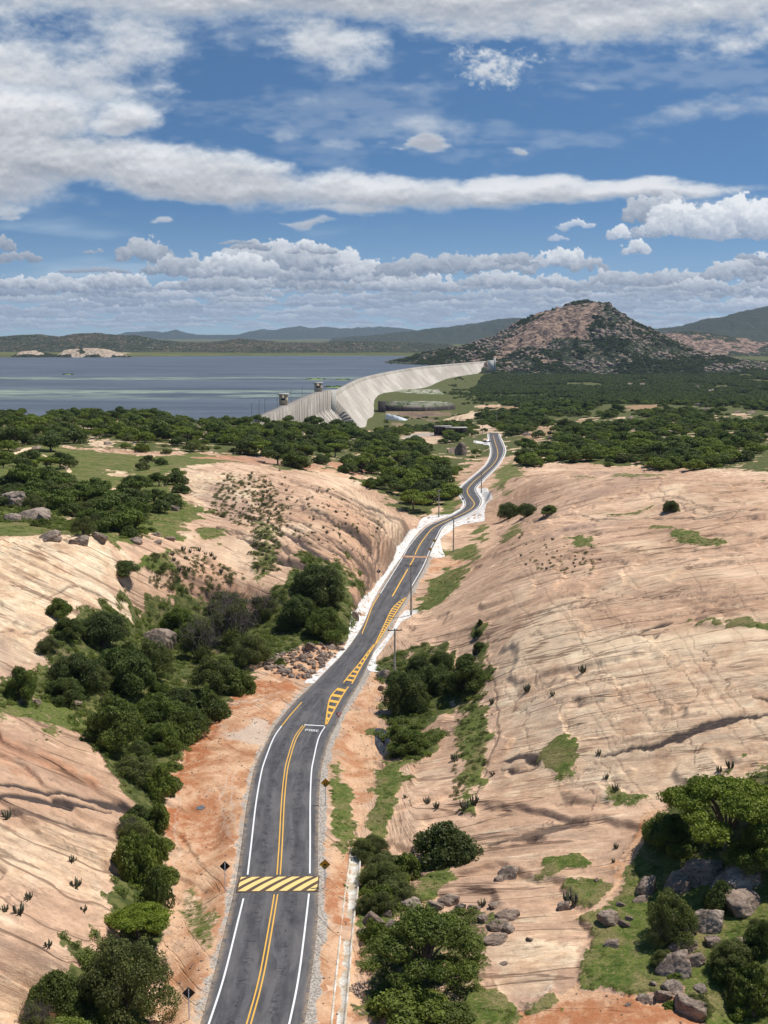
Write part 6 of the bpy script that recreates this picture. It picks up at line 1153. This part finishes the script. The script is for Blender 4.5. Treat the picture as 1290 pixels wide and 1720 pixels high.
# ------------------------------------------------------------------ cloud layers: a far shell of sky beyond the haze
def build_sky():
    rs = np.random.RandomState(5)
    st = 1.35
    pxs = np.arange(-60, 1351, st); pys = np.arange(-40, 572, st)
    PX, PY = np.meshgrid(pxs, pys)
    col = np.zeros(PX.shape + (3,)); al = np.zeros(PX.shape)
    def over(c, a):
        nonlocal col, al
        na = a + al * (1 - a); m = na > 1e-5
        o = (c * a[..., None] + col * (al * (1 - a))[..., None]); o[m] /= na[m][:, None]; col = np.where(m[..., None], o, col); al = na
    def ell(X, Y, lst):
        acc = np.full(X.shape, -1.0)
        for (cx, cy, rx, ry, s_, *ro) in lst:
            r = rad(ro[0]) if ro else 0.0; dx, dy = X - cx, Y - cy; ca, sa = math.cos(r), math.sin(r)
            xr, yr = (dx * ca + dy * sa) / rx, (-dx * sa + dy * ca) / ry; acc = np.maximum(acc, (1 - xr * xr - yr * yr) * s_)
        return acc
    # thin high veil
    v = fbm(PX / 420 + 3, PY / 70 + 5, 9, 5); vm = sstep(v, .48, .74) * sstep(PY, 300, 400) * (1 - sstep(PY, 470, 540)); over(np.ones(PX.shape + (3,)) * np.array([.50, .62, .72]), vm * .55)
    over(np.ones(PX.shape + (3,)) * np.array([.40, .55, .68]), sstep(PY, 330, 560) * .38)
    v2 = fbm(PX / 300 + 13, PY / 60 + 25, 4, 6, .55) * .7 + fbm(PX / 40, PY / 16, 2, 4) * .3; over(np.ones(PX.shape + (3,)) * np.array([.46, .53, .62]), sstep(v2, .48, .70) * .26 * (1 - sstep(PY, 330, 420)))
    # ---- cumulus rows, farthest first
    wx = (fbm(PX / 17, PY / 14, 3, 5, .6) - .5); wy = (fbm(PX / 17 + 40, PY / 14 + 9, 4, 5, .6) - .5)
    wx2 = (fbm(PX / 6, PY / 5, 6, 3, .6) - .5); wy2 = (fbm(PX / 6 + 31, PY / 5 + 7, 7, 3, .6) - .5)
    tex = fbm(PX / 9, PY / 6, 11, 4, .6) - .5
    def cumulus(cx, base, w, h, fade, bright=1.0, dark=1.0):
        x0, x1, y0, y1 = cx - w * .75, cx + w * .75, base - h * 1.5, base + h * .35
        i0, i1 = np.searchsorted(pxs, [x0, x1]); j0, j1 = np.searchsorted(pys, [y0, y1])
        if i1 - i0 < 2 or j1 - j0 < 2: return
        sl = (slice(j0, j1), slice(i0, i1)); am = min(h * .85, 26)
        X = PX[sl] + wx[sl] * am * 1.3 + wx2[sl] * min(h * .3, 8); Y = PY[sl] + wy[sl] * am + wy2[sl] * min(h * .3, 7)
        n = int(max(5, w / h * 4)); F = np.full(X.shape, -9.); L = np.zeros(X.shape); 
        for k in range(n):
            t = (k + rs.rand()) / n * 2 - 1; env = (1 - t * t) ** .6; r = h * rs.uniform(.30, .52) * (.55 + .45 * env); bx = cx + t * w * .47; by = base - r * .55 - rs.rand() * max(h * env - r * 1.3, 0)
            dx, dy = (X - bx) / (r * 1.25), (Y - by) / r; f = 1 - dx * dx - dy * dy; li = .52 - dy * .40 + dx * .16 + (base - by) / h * .25
            m = f > F; L = np.where(m, li, L * 1.0); F = np.maximum(F, f)
        F = F - np.clip((PY[sl] + wy[sl] * h * .25 - base) / (h * .16), 0, 4)
        a = sstep(F, 0, .30 + .25 * (h < 14))
        up = np.clip((base - PY[sl]) / h, 0, 1.2)
        L = np.clip(L * .72 + up * .38 - .10 + tex[sl] * .40, 0, 1) ** 1.15 * bright
        c0 = np.array([.165, .215, .30]) * dark; c1 = np.array([.80, .82, .84]); c = c0 + (c1 - c0) * np.clip(L, 0, 1)[..., None]
        hz_ = np.array([.36, .46, .56]); c = c * (1 - fade) + hz_ * fade
        full = np.zeros(PX.shape); fc = np.zeros(PX.shape + (3,)); full[sl] = a * .97; fc[sl] = c
        A = full[sl]; na = A + al[sl] * (1 - A); nn = np.maximum(na, 1e-5)
        col[sl] = (fc[sl] * A[..., None] + col[sl] * (al[sl] * (1 - A))[..., None]) / nn[..., None]; al[sl] = na
    rows = [(552, 7, 46, 80, .62), (545, 8, 60, 60, .55), (538, 9, 70, 50, .48), (530, 11, 80, 44, .42), (522, 12, 90, 38, .36), (513, 14, 95, 36, .30), (504, 16, 105, 30, .26), (494, 18, 110, 27, .20), (484, 21, 120, 22, .15)]
    for (y, h, w, n, fd) in rows:
        for k in range(n): cumulus(rs.uniform(-60, 1350), y + rs.uniform(-5, 5), w * rs.uniform(.5, 1.3), h * rs.uniform(.7, 1.35), fd, rs.uniform(.55, 1.15), rs.uniform(.8, 1.25))
    for (x, y, w, h, b, d) in [(30,486,110,26,1.05,1),(200,484,110,30,1.0,1),(110,490,70,18,.8,1),(245,438,95,36,.62,.95),(300,462,120,40,.75,.9),(560,470,170,52,1.0,1),(470,455,230,58,.95,1),(395,466,150,44,1.1,1),(420,420,70,16,.6,1.0),(520,425,80,20,1.0,1),(610,468,90,34,1.05,1),(660,478,120,34,.9,1),(700,462,140,34,.6,1),(770,455,120,30,.62,1),(840,458,110,30,.75,1),(870,444,80,22,.6,1),
        (945,449,92,36,1.2,1.15),(990,456,60,24,.6,1),(1040,478,110,26,.8,1),(1130,478,150,24,.75,1),(1230,470,110,30,.8,1),(1275,462,90,36,.95,1),(1180,490,160,22,.85,1),(700,488,180,28,.95,1),(890,482,150,26,.95,1),(1290,446,60,18,.5,1),
        (1038,402,36,24,1.1,1.5),(1070,426,40,26,1.15,1.4),(970,382,66,14,.8,1.8),(938,404,36,10,.5,1.8),(30,440,80,18,.42,1.0),(5,420,40,26,.45,1.0),(150,426,18,7,.35,1.2),(166,424,12,7,.35,1.2),(160,458,130,9,.4,1.1),(395,410,60,7,.4,1.1),(1255,436,40,12,.5,1.1)]:
        cumulus(x, y, w, h, .06, b, d)
    # ---- broad bands
    w1 = fbm(PX / 150, PY / 60, 2, 5, .55) - .5; w2 = fbm(PX / 150 + 50, PY / 60 + 20, 5, 5, .55) - .5
    ca = fbm(PX / 34, PY / 20, 8, 6, .6) - .5; cb = fbm(PX / 120, PY / 42, 12, 5, .55) - .5; cc = fbm(PX / 9, PY / 7, 3, 3, .6) - .5
    def band(lst, soft, A1, A2, A3, lo, hi, gain, dshift, tops=None):
        X = PX + w1 * 130; Y = PY + w2 * 42
        d = ell(X, Y, lst) + cb * A1 + ca * A2 + cc * A3
        a = sstep(d, 0, soft); k = int(dshift / st); du = np.roll(d, k, 0); du[:k] = du[k:k + 1]; k2 = int(dshift * .3 / st) + 1; d2 = np.roll(d, k2, 0); d2[:k2] = d2[k2:k2 + 1]
        L = np.clip(.50 + (d - du) * gain + (d - d2) * gain * .9 + cb * .5, 0, 1)[..., None]; c = lo + (hi - lo) * L
        thin = sstep(d, 0, soft * 1.6)[..., None]; c = np.array([.42, .50, .60]) * (1 - thin) + c * thin; return c, a
    LO, HI = np.array([.27, .30, .365]), np.array([.74, .75, .77])
    c, a = band([(720, 215, 260, 20, .35, 3), (540, 178, 70, 16, .4, 14), (1190, 190, 190, 24, .42, -6), (460, 214, 60, 14, .35), (975, 140, 50, 10, .25), (680, 155, 90, 10, .2), (1260, 145, 60, 8, .3), (900, 90, 300, 14, .15), (610, 234, 55, 13, .55)], .9, 1.1, .6, .1, LO, HI, .3, 16); over(c, a * .75)
    c, a = band([(715, 236, 38, 15, 1.0), (885, 241, 19, 10, .7), (540, 380, 34, 7, .7), (262, 375, 18, 6, .6), (20, 346, 46, 9, .9), (20, 356, 30, 6, .6), (935, 398, 16, 7, .4)], .6, .5, .5, .25, LO * .9, HI * .8, .35, 8); over(c, a * .85)
    c, a = band([(845, 112, 82, 44, .62, -6), (815, 100, 40, 26, .5), (870, 95, 50, 18, .4)], .8, .9, 1.3, .9, LO * 1.2, HI, .35, 14); over(c, a * .95)
    big = [(645, -30, 1100, 96, 1.6), (1000, 20, 480, 66, 1.3), (150, 60, 330, 60, .75), (520, 60, 150, 62, 1.0, 8), (560, 110, 60, 36, .6), (1240, 75, 120, 32, .7, -8), (40, 120, 260, 80, 1.15), (140, 165, 150, 60, .95), (250, 60, 200, 60, .8)]
    c, a = band(big, 1.05, 1.25, .8, .25, LO * .92, HI, .36, 26); over(c, a * .97)
    mid_ = [(0, 200, 170, 66, 1.25), (190, 200, 70, 28, 1.0), (90, 262, 260, 50, 1.4, 4), (330, 292, 330, 56, 1.35, 9), (640, 322, 280, 42, 1.25, 5), (880, 322, 300, 30, 1.3, 0), (1100, 316, 190, 24, 1.2, 0), (600, 358, 130, 16, .8, 4), (-20, 300, 200, 60, 1.2)]
    c, a = band(mid_, .75, .62, .55, .22, LO * .78, HI * 1.02, .40, 24); over(c, a * .985)
    for (x, y, w, h, b, d) in [(1110, 372, 130, 50, .7, 1.1), (1180, 398, 230, 62, 1.2, 1.3), (1250, 400, 190, 74, 1.25, 1.4), (1300, 396, 120, 66, 1.2, 1.4)]: cumulus(x, y, w, h, 0., b, d)
    # mesh: directions on a shell far outside the haze
    ex = np.concatenate([-60 - np.geomspace(20, 2200, 14)[::-1], pxs, 1350 + np.geomspace(20, 2200, 14)])
    cc_ = np.concatenate([np.repeat(col[:, :1], 14, 1), col, np.repeat(col[:, -1:], 14, 1)], 1); aa_ = np.concatenate([np.repeat(al[:, :1], 14, 1), al, np.repeat(al[:, -1:], 14, 1)], 1)
    X, Y = np.meshgrid(ex, pys); dx, dy, dz = pixdir(645 + 0 * X, Y); T = (X - 645) / FPX / np.cos(0) ; az = np.arctan(T / 1.0); el = dz / dy
    # true bearing of every photo pixel inside the frame
    ax, ay, azz = pixdir(X, Y); R = 36000.; nrm = np.sqrt(ax ** 2 + ay ** 2); V = np.stack([ax / nrm * R, ay / nrm * R, CAMZ + azz / nrm * R], -1)
    ny, nx = X.shape; a, b = np.meshgrid(np.arange(ny - 1), np.arange(nx - 1), indexing='ij'); k = (a * nx + b).ravel()
    ms = bpy.data.materials.new('cloud_layer'); ms.use_nodes = True; nt = ms.node_tree; nt.nodes.clear(); at = nd(nt, 'ShaderNodeAttribute', attribute_name='cl')
    em = nd(nt, 'ShaderNodeEmission', {'Color': at.outputs['Color'], 'Strength': 1.0}); tr = nt.nodes.new('ShaderNodeBsdfTransparent'); mx = nd(nt, 'ShaderNodeMixShader', {0: at.outputs['Alpha'], 1: tr.outputs[0], 2: em.outputs[0]})
    o = nt.nodes.new('ShaderNodeOutputMaterial'); nt.links.new(mx.outputs[0], o.inputs[0])
    try: ms.cycles.emission_sampling = 'NONE'
    except Exception: pass
    sk = mesh_np('sky', V.reshape(-1, 3), np.stack([k, k + 1, k + nx + 1, k + nx], 1), ms, attrs={'cl': np.concatenate([cc_, aa_[..., None]], -1).reshape(-1, 4)}, smooth=True)
    sk['kind'] = 'structure'
build_sky()
